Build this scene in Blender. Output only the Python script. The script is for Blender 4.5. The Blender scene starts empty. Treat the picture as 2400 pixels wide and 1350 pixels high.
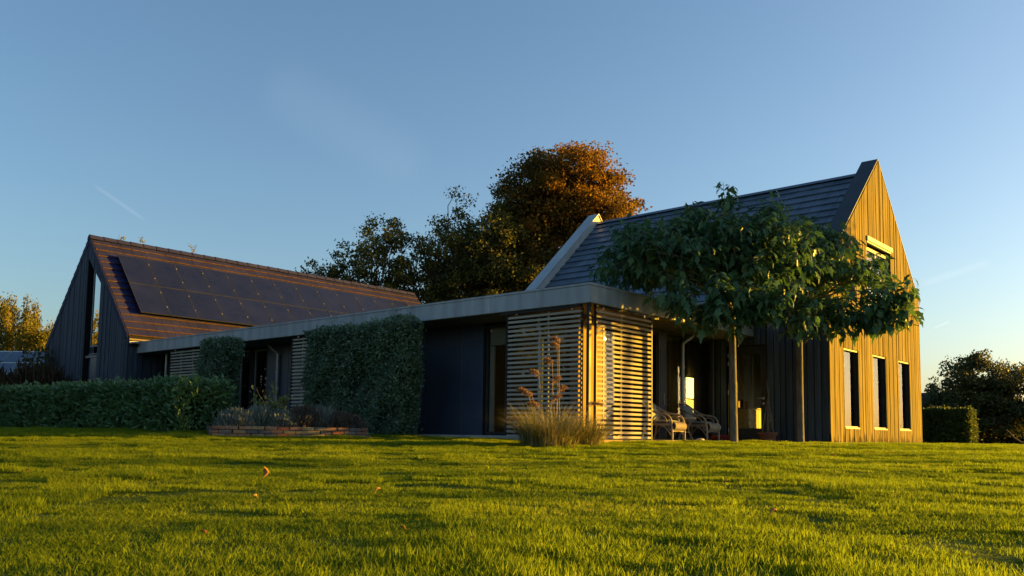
import bpy, math, random
import numpy as np
from mathutils import Vector, Matrix
random.seed(7); RNG = np.random.default_rng(11)
scene = bpy.context.scene
COL = scene.collection
# ------------------------------------------------------------------ camera
YAW, PITCH, ROLL, FPX, CY = 0.724905, 0.0862954, 0.0147174, 1985.0, 844.363
fw = np.array([math.cos(YAW)*math.cos(PITCH), math.sin(YAW)*math.cos(PITCH), math.sin(PITCH)])
rt = np.array([math.sin(YAW), -math.cos(YAW), 0.0]); up = np.cross(rt, fw)
r2 = math.cos(ROLL)*rt + math.sin(ROLL)*up; u2 = -math.sin(ROLL)*rt + math.cos(ROLL)*up
cd = bpy.data.cameras.new('camera'); cam = bpy.data.objects.new('camera', cd); COL.objects.link(cam)
cd.sensor_width = 36.0; cd.lens = FPX/2400*36; cd.shift_y = (CY-675)/2400
cd.clip_start = 0.05; cd.clip_end = 3000
cam.matrix_world = Matrix([[r2[0], u2[0], -fw[0], 0.0], [r2[1], u2[1], -fw[1], 0.0], [r2[2], u2[2], -fw[2], 0.137], [0, 0, 0, 1]])
scene.camera = cam
# ------------------------------------------------------------------ light
SUN_EL = math.radians(6.5)
SH = (0.814, -0.581)                      # horizontal direction towards the sun
SUN_ROT = math.atan2(SH[0], SH[1])
world = bpy.data.worlds.new('World'); scene.world = world; world.use_nodes = True
wn = world.node_tree.nodes; wl = world.node_tree.links; wn.clear()
wout = wn.new('ShaderNodeOutputWorld'); wbg = wn.new('ShaderNodeBackground')
sky = wn.new('ShaderNodeTexSky'); sky.sky_type = 'NISHITA'; sky.sun_disc = False
sky.sun_elevation = SUN_EL; sky.sun_rotation = SUN_ROT
sky.air_density = 1.0; sky.dust_density = 1.9; sky.ozone_density = 2.5; sky.altitude = 0
wbg.inputs['Strength'].default_value = 0.081
wl.new(wbg.outputs[0], wout.inputs[0])
sl = bpy.data.lights.new('sun', 'SUN'); sl.energy = 5.0; sl.angle = math.radians(0.6); sl.color = (1.0, 0.545, 0.035)
so = bpy.data.objects.new('sun', sl); COL.objects.link(so)
sdir = Vector((SH[0]*math.cos(SUN_EL), SH[1]*math.cos(SUN_EL), math.sin(SUN_EL)))
so.rotation_euler = sdir.to_track_quat('Z', 'Y').to_euler(); so.location = (60, -50, 20)
scene.view_settings.view_transform = 'Standard'; scene.view_settings.look = 'None'
scene.view_settings.exposure = 1.97; scene.view_settings.gamma = 1.0
cy = scene.cycles
cy.max_bounces = 7; cy.diffuse_bounces = 3; cy.glossy_bounces = 3; cy.transmission_bounces = 4; cy.transparent_max_bounces = 12
cy.use_denoising = True; cy.sample_clamp_indirect = 6.0
cy.caustics_reflective = False; cy.caustics_refractive = False

# thin cirrus and three contrails in the sky, fixed to directions in the world
def contrail(nt, n, m, w, cosr, amt):
    N, L = nt.nodes, nt.links
    tc = N.new('ShaderNodeTexCoord')
    d1 = N.new('ShaderNodeVectorMath'); d1.operation = 'DOT_PRODUCT'; d1.inputs[1].default_value = n
    L.new(tc.outputs['Generated'], d1.inputs[0])
    ab = N.new('ShaderNodeMath'); ab.operation = 'ABSOLUTE'; L.new(d1.outputs['Value'], ab.inputs[0])
    mr = N.new('ShaderNodeMapRange'); mr.interpolation_type = 'SMOOTHSTEP'
    mr.inputs['From Min'].default_value = w; mr.inputs['From Max'].default_value = 0.0
    L.new(ab.outputs[0], mr.inputs['Value'])
    d2 = N.new('ShaderNodeVectorMath'); d2.operation = 'DOT_PRODUCT'; d2.inputs[1].default_value = m
    L.new(tc.outputs['Generated'], d2.inputs[0])
    m2 = N.new('ShaderNodeMapRange'); m2.interpolation_type = 'SMOOTHSTEP'
    m2.inputs['From Min'].default_value = cosr; m2.inputs['From Max'].default_value = 1-(1-cosr)*0.35
    m2.inputs['To Max'].default_value = amt
    L.new(d2.outputs['Value'], m2.inputs['Value'])
    mu = N.new('ShaderNodeMath'); mu.operation = 'MULTIPLY'
    L.new(mr.outputs[0], mu.inputs[0]); L.new(m2.outputs[0], mu.inputs[1])
    return mu.outputs[0]
def pix_dir(x, y):
    v = r2*(x-1200)/FPX - u2*(y-CY)/FPX + fw
    return v/np.linalg.norm(v)
def trail(x0, y0, x1, y1, w, amt):
    a, b = pix_dir(x0, y0), pix_dir(x1, y1); n = np.cross(a, b); n /= np.linalg.norm(n)
    m = a+b; m /= np.linalg.norm(m)
    return contrail(world.node_tree, tuple(n), tuple(m), w, float(a@m), amt)
mixin = sky.outputs[0]
for args in ((215, 430, 345, 520, 0.003, 0.06), (2188, 770, 2228, 752, 0.0011, 0.30), (2150, 670, 2330, 610, 0.006, 0.09), (600, 170, 1010, 420, 0.05, 0.026)):
    fac = trail(*args)
    mx = wn.new('ShaderNodeMix'); mx.data_type = 'RGBA'
    mx.inputs[7].default_value = (3.6, 3.7, 3.8, 1)
    wl.new(fac, mx.inputs[0]); wl.new(mixin, mx.inputs[6]); mixin = mx.outputs[2]
wl.new(mixin, wbg.inputs[0])

# ------------------------------------------------------------------ helpers
DV = np.array([0.7488, 0.6630]); RV = np.array([0.6630, -0.7488])   # depth and right axes on the ground
def dr(d, r, z=0.0):
    p = d*DV + r*RV
    return np.array([p[0], p[1], z])
def gz(d, r):
    z = np.interp(d, [-5, 2.6, 5, 8, 11, 13.5, 16, 18, 22, 30, 60], [-.33, -.30, -.27, -.20, -.12, -.05, .01, .02, .0, -.05, -.1])
    s = np.clip((-r-1.0)/4, 0, 1); s = s*s*(3-2*s); k = np.clip((d-12)/4, 0, 1)*np.clip((34-d)/8, 0, 1)
    return z + .06*s*k
def gxy(x, y):
    return float(gz(x*DV[0]+y*DV[1], x*RV[0]+y*RV[1]))
ORG = {}
def empty(name, loc, label=None, cat=None, group=None):
    o = bpy.data.objects.new(name, None); COL.objects.link(o); o.location = loc; o.empty_display_size = 0.2
    ORG[o.name] = np.array(loc, float); tag(o, label, cat, group); return o
def tag(o, label=None, cat=None, group=None, kind=None):
    if label: o['label'] = label
    if cat: o['category'] = cat
    if group: o['group'] = group
    if kind: o['kind'] = kind
    return o
def link(name, me, parent=None, loc=None):
    o = bpy.data.objects.new(name, me); COL.objects.link(o)
    if parent is not None:
        o.parent = parent; ORG[o.name] = ORG[parent.name]
        if loc is not None: o.location = np.array(loc, float)-ORG[parent.name]
    elif loc is not None:
        o.location = loc
    if parent is None: ORG[o.name] = np.zeros(3)
    return o
def npmesh(name, v, faces, mat, smooth=False, rnd=None):
    """v (N,3); faces: list of index arrays of equal-size polygons"""
    me = bpy.data.meshes.new(name); v = np.asarray(v, np.float32)
    me.vertices.add(len(v)); me.vertices.foreach_set('co', v.ravel())
    tot = np.concatenate([np.full(len(f), f.shape[1], np.int32) for f in faces])
    idx = np.concatenate([f.ravel() for f in faces]).astype(np.int32)
    me.loops.add(len(idx)); me.loops.foreach_set('vertex_index', idx)
    me.polygons.add(len(tot)); me.polygons.foreach_set('loop_start', np.concatenate([[0], np.cumsum(tot)[:-1]]).astype(np.int32))
    me.update(calc_edges=True)
    if smooth: me.polygons.foreach_set('use_smooth', np.ones(len(tot), bool))
    if rnd is not None:
        at = me.attributes.new('rnd', 'FLOAT', 'POINT'); at.data.foreach_set('value', np.asarray(rnd, np.float32))
    if mat: me.materials.append(mat)
    me.validate(); return me
class MB:
    def __init__(s): s.v = []; s.f = []
    def add(s, vs, fs):
        b = len(s.v); s.v += [tuple(map(float, p)) for p in vs]; s.f += [tuple(i+b for i in f) for f in fs]; return s
    def box(s, x0, x1, y0, y1, z0, z1):
        return s.add([(x0,y0,z0),(x1,y0,z0),(x1,y1,z0),(x0,y1,z0),(x0,y0,z1),(x1,y0,z1),(x1,y1,z1),(x0,y1,z1)],
                     [(0,3,2,1),(4,5,6,7),(0,1,5,4),(1,2,6,5),(2,3,7,6),(3,0,4,7)])
    def cbox(s, x0, x1, y0, y1, z0, z1, c):
        """box with chamfered edges (44 triangles)"""
        X = (x0, x1); Y = (y0, y1); Z = (z0, z1); vs = []; ix = {}
        for a in (0, 1):
            for b in (0, 1):
                for e in (0, 1):
                    sx, sy, sz = 1-2*a, 1-2*b, 1-2*e
                    for k, off in enumerate(((0, c, c), (c, 0, c), (c, c, 0))):
                        ix[a, b, e, k] = len(vs); vs.append((X[a]+sx*off[0], Y[b]+sy*off[1], Z[e]+sz*off[2]))
        fs = []
        for a in (0, 1): fs.append([ix[a,0,0,0], ix[a,1,0,0], ix[a,1,1,0], ix[a,0,1,0]])
        for b in (0, 1): fs.append([ix[0,b,0,1], ix[1,b,0,1], ix[1,b,1,1], ix[0,b,1,1]])
        for e in (0, 1): fs.append([ix[0,0,e,2], ix[1,0,e,2], ix[1,1,e,2], ix[0,1,e,2]])
        for p in (0, 1):
            for q in (0, 1):
                fs.append([ix[p,q,0,0], ix[p,q,1,0], ix[p,q,1,1], ix[p,q,0,1]])
                fs.append([ix[p,0,q,0], ix[p,1,q,0], ix[p,1,q,2], ix[p,0,q,2]])
                fs.append([ix[0,p,q,1], ix[1,p,q,1], ix[1,p,q,2], ix[0,p,q,2]])
                for e in (0, 1): fs.append([ix[p,q,e,0], ix[p,q,e,1], ix[p,q,e,2]])
        cen = np.mean(vs, axis=0); out = []
        for f in fs:
            P = np.array([vs[i] for i in f]); n = np.cross(P[1]-P[0], P[2]-P[0])
            out.append(f if n @ (P.mean(0)-cen) > 0 else f[::-1])
        return s.add(vs, out)
    def prism(s, poly, off):
        n = len(poly); off = np.array(off, float); P = [np.array(p, float) for p in poly]
        nn = sum((np.cross(P[i]-P[0], P[(i+1) % n]-P[0]) for i in range(n)), np.zeros(3))
        if nn @ off > 0: P = P[::-1]
        vs = P + [p+off for p in P]
        return s.add(vs, [tuple(range(n)), tuple(range(2*n-1, n-1, -1))] + [(i, i+n, (i+1) % n+n, (i+1) % n)[::-1] if False else ((i+1) % n, i, i+n, (i+1) % n+n) for i in range(n)])
    def tube(s, pts, rad, n=8, caps=True):
        P = [np.array(p, float) for p in pts]; m = len(P)
        if not hasattr(rad, '__len__'): rad = [rad]*m
        T = []
        for i in range(m):
            t = P[min(i+1, m-1)]-P[max(i-1, 0)]; T.append(t/(np.linalg.norm(t)+1e-9))
        ref = np.array([0, 0, 1.0]) if abs(T[0][2]) < 0.9 else np.array([1.0, 0, 0])
        a = np.cross(T[0], ref); a /= np.linalg.norm(a); vs = []
        for i in range(m):
            a = a - (a@T[i])*T[i]; a /= np.linalg.norm(a)+1e-9; b = np.cross(T[i], a)
            for k in range(n):
                an = 2*math.pi*k/n; vs.append(P[i]+rad[i]*(math.cos(an)*a+math.sin(an)*b))
        fs = [(i*n+k, i*n+(k+1) % n, (i+1)*n+(k+1) % n, (i+1)*n+k) for i in range(m-1) for k in range(n)]
        if caps: fs += [tuple(range(n-1, -1, -1)), tuple(range((m-1)*n, m*n))]
        return s.add(vs, fs)
    def lathe(s, c, prof, n=24):
        vs = [(c[0]+r*math.cos(2*math.pi*k/n), c[1]+r*math.sin(2*math.pi*k/n), c[2]+z) for r, z in prof for k in range(n)]
        m = len(prof)
        return s.add(vs, [(i*n+k, i*n+(k+1) % n, (i+1)*n+(k+1) % n, (i+1)*n+k) for i in range(m-1) for k in range(n)] + [tuple(range(n-1, -1, -1)), tuple(range((m-1)*n, m*n))])
    def mesh(s, name, mat, smooth=False, org=(0, 0, 0)):
        me = bpy.data.meshes.new(name); o = np.array(org)
        me.from_pydata([tuple(np.array(p)-o) for p in s.v], [], s.f); me.update()
        if smooth:
            me.polygons.foreach_set('use_smooth', np.ones(len(me.polygons), bool)); me.set_sharp_from_angle(angle=math.radians(40))
        if mat: me.materials.append(mat)
        return me
    def build(s, name, mat, parent=None, smooth=False):
        o = link(name, s.mesh(name, mat, smooth, ORG[parent.name] if parent is not None else (0, 0, 0)), parent)
        return o
def catmull(pts, k=6):
    P = [np.array(p, float) for p in pts]; P = [2*P[0]-P[1]]+P+[2*P[-1]-P[-2]]; out = []
    for i in range(1, len(P)-2):
        for j in range(k):
            t = j/k; a, b, c, d = P[i-1], P[i], P[i+1], P[i+2]
            out.append(0.5*((2*b)+(c-a)*t+(2*a-5*b+4*c-d)*t*t+(3*b-a-3*c+d)*t**3))
    out.append(P[-2]); return out
# ------------------------------------------------------------------ materials
def nmat(name):
    m = bpy.data.materials.new(name); m.use_nodes = True; nt = m.node_tree
    return m, nt, nt.nodes, nt.links, nt.nodes['Principled BSDF']
def ramp(N, stops):
    r = N.new('ShaderNodeValToRGB'); e = r.color_ramp.elements
    while len(e) < len(stops): e.new(0.5)
    for el, (p, c) in zip(e, stops): el.position = p; el.color = (*c, 1)
    return r
def surf(name, c0, c1, scale=4.0, rough=0.6, stretch=(1, 1, 1), bump=0.2, objvar=0.0, spec=0.12, detail=6, metal=0.0, bscale=None, lo=0.3, hi=0.7):
    m, nt, N, L, B = nmat(name)
    g = N.new('ShaderNodeNewGeometry'); mp = N.new('ShaderNodeMapping'); mp.inputs['Scale'].default_value = stretch
    L.new(g.outputs['Position'], mp.inputs[0])
    no = N.new('ShaderNodeTexNoise'); no.inputs['Scale'].default_value = scale; no.inputs['Detail'].default_value = detail
    L.new(mp.outputs[0], no.inputs['Vector'])
    r = ramp(N, [(lo, c0), (hi, c1)]); L.new(no.outputs['Fac'], r.inputs[0]); col = r.outputs[0]
    if objvar:
        oi = N.new('ShaderNodeObjectInfo'); mr = N.new('ShaderNodeMapRange')
        mr.inputs['To Min'].default_value = 1-objvar; mr.inputs['To Max'].default_value = 1+objvar
        L.new(oi.outputs['Random'], mr.inputs['Value'])
        mm = N.new('ShaderNodeVectorMath'); mm.operation = 'SCALE'; L.new(col, mm.inputs[0]); L.new(mr.outputs[0], mm.inputs['Scale']); col = mm.outputs[0]
    L.new(col, B.inputs['Base Color'])
    rr = N.new('ShaderNodeMapRange'); rr.inputs['To Min'].default_value = max(0.03, rough-.1); rr.inputs['To Max'].default_value = min(1, rough+.12)
    L.new(no.outputs['Fac'], rr.inputs['Value']); L.new(rr.outputs[0], B.inputs['Roughness'])
    B.inputs['Specular IOR Level'].default_value = spec; B.inputs['Metallic'].default_value = metal
    if bump:
        n2 = N.new('ShaderNodeTexNoise'); n2.inputs['Scale'].default_value = bscale or scale*6; n2.inputs['Detail'].default_value = 4
        L.new(mp.outputs[0], n2.inputs['Vector'])
        b = N.new('ShaderNodeBump'); b.inputs['Strength'].default_value = bump; b.inputs['Distance'].default_value = 0.01
        L.new(n2.outputs['Fac'], b.inputs['Height']); L.new(b.outputs[0], B.inputs['Normal'])
    return m
def leafmat(name, stops, trans=0.35, rough=0.5, spec=0.35, nscale=0.6, namt=0.35):
    """leaf colours spread leaf by leaf (attribute rnd) and in broad drifts (noise)"""
    m, nt, N, L, B = nmat(name)
    at = N.new('ShaderNodeAttribute'); at.attribute_name = 'rnd'
    g = N.new('ShaderNodeNewGeometry'); no = N.new('ShaderNodeTexNoise'); no.inputs['Scale'].default_value = nscale; no.inputs['Detail'].default_value = 2
    L.new(g.outputs['Position'], no.inputs['Vector'])
    mr = N.new('ShaderNodeMapRange'); mr.inputs['From Min'].default_value = 0.3; mr.inputs['From Max'].default_value = 0.7
    L.new(no.outputs['Fac'], mr.inputs['Value'])
    mx = N.new('ShaderNodeMix'); mx.inputs[0].default_value = namt
    L.new(at.outputs['Fac'], mx.inputs[2]); L.new(mr.outputs[0], mx.inputs[3])
    r = ramp(N, stops); L.new(mx.outputs[0], r.inputs[0]); L.new(r.outputs[0], B.inputs['Base Color'])
    B.inputs['Roughness'].default_value = rough; B.inputs['Specular IOR Level'].default_value = spec
    tr = N.new('ShaderNodeBsdfTranslucent'); L.new(r.outputs[0], tr.inputs[0])
    ms = N.new('ShaderNodeMixShader'); ms.inputs[0].default_value = trans
    L.new(B.outputs[0], ms.inputs[1]); L.new(tr.outputs[0], ms.inputs[2]); L.new(ms.outputs[0], N['Material Output'].inputs[0])
    return m
def glass(name, tint=(0.88, 0.9, 0.9), ior=1.5, rough=0.0, mul=1.35, base=.03):
    m, nt, N, L, B = nmat(name); N.remove(B)
    fr = N.new('ShaderNodeFresnel'); fr.inputs[0].default_value = ior
    mu = N.new('ShaderNodeMath'); mu.operation = 'MULTIPLY_ADD'; mu.inputs[1].default_value = mul; mu.inputs[2].default_value = base; mu.use_clamp = True
    L.new(fr.outputs[0], mu.inputs[0])
    t = N.new('ShaderNodeBsdfTransparent'); t.inputs[0].default_value = (*tint, 1)
    gl = N.new('ShaderNodeBsdfGlossy'); gl.inputs['Roughness'].default_value = rough; gl.inputs[0].default_value = (0.95, 0.97, 1, 1)
    ge = N.new('ShaderNodeNewGeometry'); iv = N.new('ShaderNodeMath'); iv.operation = 'SUBTRACT'; iv.inputs[0].default_value = 1; L.new(ge.outputs['Backfacing'], iv.inputs[1])
    m3 = N.new('ShaderNodeMath'); m3.operation = 'MULTIPLY'; L.new(mu.outputs[0], m3.inputs[0]); L.new(iv.outputs[0], m3.inputs[1])
    ms = N.new('ShaderNodeMixShader'); L.new(m3.outputs[0], ms.inputs[0]); L.new(t.outputs[0], ms.inputs[1]); L.new(gl.outputs[0], ms.inputs[2])
    L.new(ms.outputs[0], N['Material Output'].inputs[0]); return m
def emit(name, c, s):
    m, nt, N, L, B = nmat(name); N.remove(B); e = N.new('ShaderNodeEmission'); e.inputs[0].default_value = (*c, 1); e.inputs[1].default_value = s
    L.new(e.outputs[0], N['Material Output'].inputs[0]); return m
M = {}
M['board'] = surf('weathered_boards', (.085, .062, .017), (.250, .182, .049), 3.0, .8, (6, 6, .35), .3, .20, .04, 8)  # lit copy of the house timber: sun's gold put into the colour
def foot_stain(m):
    N, L = m.node_tree.nodes, m.node_tree.links; B = N['Principled BSDF']; src = B.inputs['Base Color'].links[0].from_socket
    g = N.new('ShaderNodeNewGeometry'); sp = N.new('ShaderNodeSeparateXYZ'); L.new(g.outputs['Position'], sp.inputs[0])
    mp = N.new('ShaderNodeMapping'); mp.inputs['Scale'].default_value = (5, 5, 1.2); L.new(g.outputs['Position'], mp.inputs[0])
    no = N.new('ShaderNodeTexNoise'); no.inputs['Scale'].default_value = 1.6; no.inputs['Detail'].default_value = 7; L.new(mp.outputs[0], no.inputs['Vector'])
    z = N.new('ShaderNodeMath'); z.operation = 'MULTIPLY_ADD'; z.inputs[1].default_value = -.9; z.inputs[2].default_value = .27; L.new(sp.outputs[2], z.inputs[0])
    ad = N.new('ShaderNodeMath'); ad.operation = 'ADD'; L.new(z.outputs[0], ad.inputs[0]); L.new(no.outputs['Fac'], ad.inputs[1])
    mr = N.new('ShaderNodeMapRange'); mr.interpolation_type = 'SMOOTHSTEP'; mr.inputs['From Min'].default_value = .60; mr.inputs['From Max'].default_value = .76; mr.inputs['To Max'].default_value = .8; L.new(ad.outputs[0], mr.inputs['Value'])
    vo = N.new('ShaderNodeTexVoronoi'); vo.inputs['Scale'].default_value = 2.3; mk = N.new('ShaderNodeMapping'); mk.inputs['Scale'].default_value = (1.6, 1.6, 1); L.new(g.outputs['Position'], mk.inputs[0]); L.new(mk.outputs[0], vo.inputs['Vector'])
    kn = N.new('ShaderNodeMapRange'); kn.inputs['From Min'].default_value = .075; kn.inputs['From Max'].default_value = .03; kn.inputs['To Max'].default_value = .75; L.new(vo.outputs['Distance'], kn.inputs['Value'])
    mxm = N.new('ShaderNodeMath'); mxm.operation = 'MAXIMUM'; L.new(mr.outputs[0], mxm.inputs[0]); L.new(kn.outputs[0], mxm.inputs[1])
    mx = N.new('ShaderNodeMix'); mx.data_type = 'RGBA'; mx.inputs[7].default_value = (.018, .013, .008, 1); L.new(mxm.outputs[0], mx.inputs[0]); L.new(src, mx.inputs[6]); L.new(mx.outputs[2], B.inputs['Base Color'])
foot_stain(M['board'])
M['board_shade'] = surf('stained_boards_shade', (.034, .044, .062), (.072, .088, .118), 3.0, .7, (6, 6, .35), .3, .2, .12, 8)  # shade copy of the same timber: dark blue shade put into the colour
M['core'] = surf('wall_core', (.010, .010, .012), (.018, .018, .02), 2, .8, bump=0)
M['black_panel'] = surf('black_panels', (.034, .046, .076), (.050, .066, .105), 1.2, .4, bump=0.02, objvar=.15, spec=.4)
M['fascia'] = surf('zinc_fascia', (.24, .25, .26), (.40, .415, .435), 1.6, .55, (2.2, 2.2, .28), .06, .07, .25, 9)
M['zinc'] = surf('zinc_capping', (.26, .29, .31), (.38, .41, .43), 1.5, .42, bump=.05, objvar=.05, spec=.4)
M['parapet_side'] = surf('pale_render', (.40, .39, .36), (.52, .50, .46), 2.0, .75, bump=.1)
M['dark_cap'] = surf('dark_capping', (.035, .045, .055), (.055, .065, .078), 2.0, .5, bump=.05)
M['soffit'] = surf('soffit_panels', (.13, .125, .115), (.18, .17, .155), 1.5, .7, bump=.05, objvar=.05)
M['tile_grey'] = surf('slate_grey_tiles', (.055, .075, .105), (.095, .125, .165), 2.2, .42, bump=.25, objvar=.14, spec=.25, bscale=40)
M['tile_brown'] = surf('brown_tiles', (.013, .014, .052), (.022, .022, .074), 1.2, .6, bump=.2, objvar=.07, spec=.12, bscale=40)
M['tile_edge'] = surf('lichened_tile_edges', (.05, .026, .012), (.13, .070, .026), 9, .9, bump=.3, spec=.05)
M['panel_cell'] = surf('solar_cells', (.005, .0065, .028), (.0085, .010, .040), 1.5, .28, bump=0.03, objvar=.1, spec=.5)
M['panel_frame'] = surf('panel_frames', (.02, .02, .022), (.03, .03, .032), 2, .4, bump=0, spec=.5)
M['steel'] = surf('steel', (.42, .42, .42), (.55, .55, .54), 4, .32, bump=.03, metal=.9)
M['frame'] = surf('dark_window_frames', (.030, .031, .033), (.045, .046, .048), 3, .45, bump=0)
M['frame_wood'] = surf('brown_window_frames', (.14, .10, .065), (.20, .145, .095), 4, .5, (1, 1, .3), .1)
M['frame_pale'] = surf('pale_window_frames', (.20, .19, .175), (.27, .26, .24), 3, .5, bump=.03)
M['glass'] = glass('window_glass')
M['glass_sun'] = glass('coated_glass', (.85, .86, .84), 1.5, 0.0, .6, .02)
M['glass_low'] = glass('shaded_glass', (.55, .57, .58), 1.5, 0.0, .3, .01)
M['glass_mirror'] = glass('mirroring_glass', (.4, .43, .45), 1.5, 0.0, 2.6, .12)
M['glass_dark'] = glass('tinted_glass', (.55, .57, .58), 1.5, 0.0, .75, .01)
M['slat'] = surf('grey_timber_slats', (.31, .265, .205), (.42, .365, .29), 3.0, .85, (.5, .5, 8), .12, .12, .04, 8)
M['slat_frame'] = surf('dark_screen_frame', (.018, .018, .02), (.03, .03, .03), 3, .45, bump=.05)
M['deck'] = surf('terrace_paving', (.15, .14, .125), (.22, .20, .18), 1.5, .75, bump=.15, objvar=.12)
M['edge_wood'] = surf('terrace_edge', (.22, .14, .065), (.34, .22, .11), 3, .7, bump=.2)
M['concrete'] = surf('concrete_plinth', (.23, .22, .20), (.33, .315, .285), 4, .85, bump=.2)
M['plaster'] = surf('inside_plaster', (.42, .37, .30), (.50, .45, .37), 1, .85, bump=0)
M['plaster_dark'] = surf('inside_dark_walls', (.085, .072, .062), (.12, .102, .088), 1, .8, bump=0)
M['floor_in'] = surf('inside_floor', (.10, .07, .045), (.15, .11, .07), 2, .45, (1, 6, 1), .05)
M['blind'] = surf('cream_blind', (.30, .26, .20), (.36, .32, .25), 3, .8, (3, 3, .5), .1)
M['curtain'] = surf('dark_curtain', (.17, .14, .11), (.25, .21, .16), 3, .85, (8, 8, .5), .3)
M['pipe'] = surf('zinc_downpipe', (.30, .31, .31), (.42, .43, .42), 3, .38, bump=.05, metal=.6, spec=.5)
M['rattan'] = surf('rattan', (.26, .205, .155), (.44, .36, .28), 18, .6, bump=.4, objvar=.08)
M['cushion'] = surf('grey_cushion', (.20, .215, .22), (.28, .295, .30), 14, .9, bump=.3)
M['terracotta'] = surf('terracotta', (.19, .075, .045), (.28, .115, .07), 6, .8, bump=.2)
M['cane'] = surf('bamboo_canes', (.18, .135, .09), (.30, .23, .15), 12, .6, bump=.2)
M['red'] = surf('dark_red_cloth', (.16, .02, .022), (.24, .035, .035), 8, .8, bump=.2)
M['stone'] = surf('pale_stone', (.48, .44, .37), (.62, .57, .49), 12, .8, bump=.3)
M['soil'] = surf('soil', (.03, .022, .015), (.07, .05, .035), 18, .95, bump=.6)
M['cabinet'] = surf('cream_cabinet', (.62, .52, .30), (.70, .60, .36), 1, .45, bump=0)
M['worktop'] = surf('worktop', (.30, .27, .22), (.40, .36, .29), 4, .4, bump=0)
M['jar'] = surf('dark_jar', (.05, .04, .03), (.08, .065, .05), 4, .3, bump=0)
M['box_card'] = surf('tan_box', (.40, .27, .12), (.48, .33, .16), 4, .7, bump=0)
M['tin'] = surf('orange_tin', (.45, .20, .05), (.52, .25, .07), 4, .4, bump=0)
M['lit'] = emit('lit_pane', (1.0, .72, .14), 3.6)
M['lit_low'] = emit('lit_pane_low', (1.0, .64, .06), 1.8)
M['bark'] = surf('bark', (.075, .065, .05), (.17, .15, .115), 7, .85, (1, 1, .45), .9, spec=.15, bscale=30)
M['bark_dark'] = surf('dark_bark', (.035, .028, .022), (.085, .068, .05), 5, .9, bump=.6)
M['birch'] = surf('birch_bark', (.12, .11, .09), (.45, .42, .36), 3, .7, (1, 1, 3), .3)
for i, (a, b) in enumerate((((.17, .065, .045), (.25, .105, .075)), ((.23, .165, .085), (.31, .235, .135)), ((.095, .085, .082), (.15, .135, .13)), ((.21, .125, .085), (.29, .19, .135)), ((.15, .08, .06), (.22, .13, .10)))):
    M['brick%d' % i] = surf('brick_%d' % i, a, b, 9, .85, bump=.5, objvar=.15)
M['wall_far'] = surf('far_render', (.22, .20, .18), (.30, .28, .25), 1, .8, bump=0)
M['catalpa'] = leafmat('broad_leaves', [(0, (0.0405, 0.0945, 0.0432)), (0.5, (0.0648, 0.1418, 0.054)), (0.86, (0.0945, 0.1755, 0.054)), (1, (0.162, 0.216, 0.0405))], 0.34, .45, .4, 1.2, .25)
M['chestnut'] = leafmat('autumn_leaves', [(0, (.055, .044, .010)), (.3, (.12, .072, .010)), (.6, (.215, .110, .010)), (.85, (.29, .145, .011)), (1, (.24, .18, .015))], .45, .6, .2, .22, .5)
M['airy'] = leafmat('olive_leaves', [(0, (0.054, 0.0384, 0.0168)), (0.3, (0.078, 0.0792, 0.0216)), (0.7, (0.126, 0.126, 0.024)), (0.9, (0.204, 0.162, 0.024)), (1, (0.288, 0.168, 0.0168))], 0.42, .6, .2, .35, .4)
M['darkbush'] = leafmat('dark_bush_leaves', [(0, (0.0396, 0.0468, 0.0216)), (0.5, (0.081, 0.09, 0.0324)), (0.85, (0.153, 0.126, 0.036)), (1, (0.27, 0.144, 0.036))], 0.35, .6, .2, .16, .45)
M['birchleaf'] = leafmat('golden_leaves', [(0, (.07, .075, .012)), (.45, (.15, .14, .015)), (.8, (.25, .19, .018)), (1, (.33, .17, .012))], .4, .6, .2, .4, .35)
M['laurel'] = leafmat('laurel_leaves', [(0, (0.052, 0.1105, 0.0468)), (0.5, (0.0884, 0.182, 0.0676)), (0.9, (0.143, 0.247, 0.0845)), (0.985, (0.182, 0.273, 0.078)), (1, (0.39, 0.156, 0.026))], .22, .38, .5, 1.0, .25)
M['holly'] = leafmat('small_hedge_leaves', [(0, (0.0607, 0.108, 0.0621)), (0.5, (0.108, 0.1755, 0.1013)), (0.9, (0.1755, 0.2565, 0.1485)), (1, (0.243, 0.3105, 0.189))], .2, .38, .55, 1.2, .25)
M['hedge_r'] = leafmat('beech_hedge_leaves', [(0, (.05, .075, .02)), (.6, (.10, .13, .028)), (.9, (.17, .18, .035)), (1, (.26, .17, .03))], .35, .5, .3, 1.2, .25)
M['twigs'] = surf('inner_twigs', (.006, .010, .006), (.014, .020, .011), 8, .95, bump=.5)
M['lavender'] = leafmat('lavender', [(0, (.12, .14, .12)), (.6, (.20, .225, .195)), (1, (.28, .31, .265))], .15, .8, .1, 2, .3)
M['heather'] = leafmat('heather', [(0, (.070, .058, .048)), (.6, (.13, .105, .085)), (1, (.19, .155, .12))], .15, .8, .1, 2, .3)
M['rose'] = leafmat('rose_leaves', [(0, (.09, .12, .035)), (.6, (.15, .19, .06)), (1, (.22, .24, .08))], .35, .5, .3, 2, .3)
M['petal'] = surf('white_petals', (.7, .68, .62), (.8, .78, .72), 10, .6, bump=0)
M['petal_pink'] = surf('pink_petals', (.55, .06, .10), (.65, .10, .14), 10, .6, bump=0)
M['reed'] = leafmat('tall_grass', [(0, (.12, .14, .03)), (.35, (.20, .20, .05)), (.65, (.34, .28, .12)), (1, (.50, .42, .23))], .45, .6, .2, 3, .2)
M['plume'] = leafmat('plumes', [(0, (.24, .13, .07)), (1, (.40, .25, .15))], .3, .8, .1, 3, .2)
M['stalk'] = surf('dry_stalks', (.28, .19, .10), (.42, .30, .17), 10, .7, bump=0)
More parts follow.
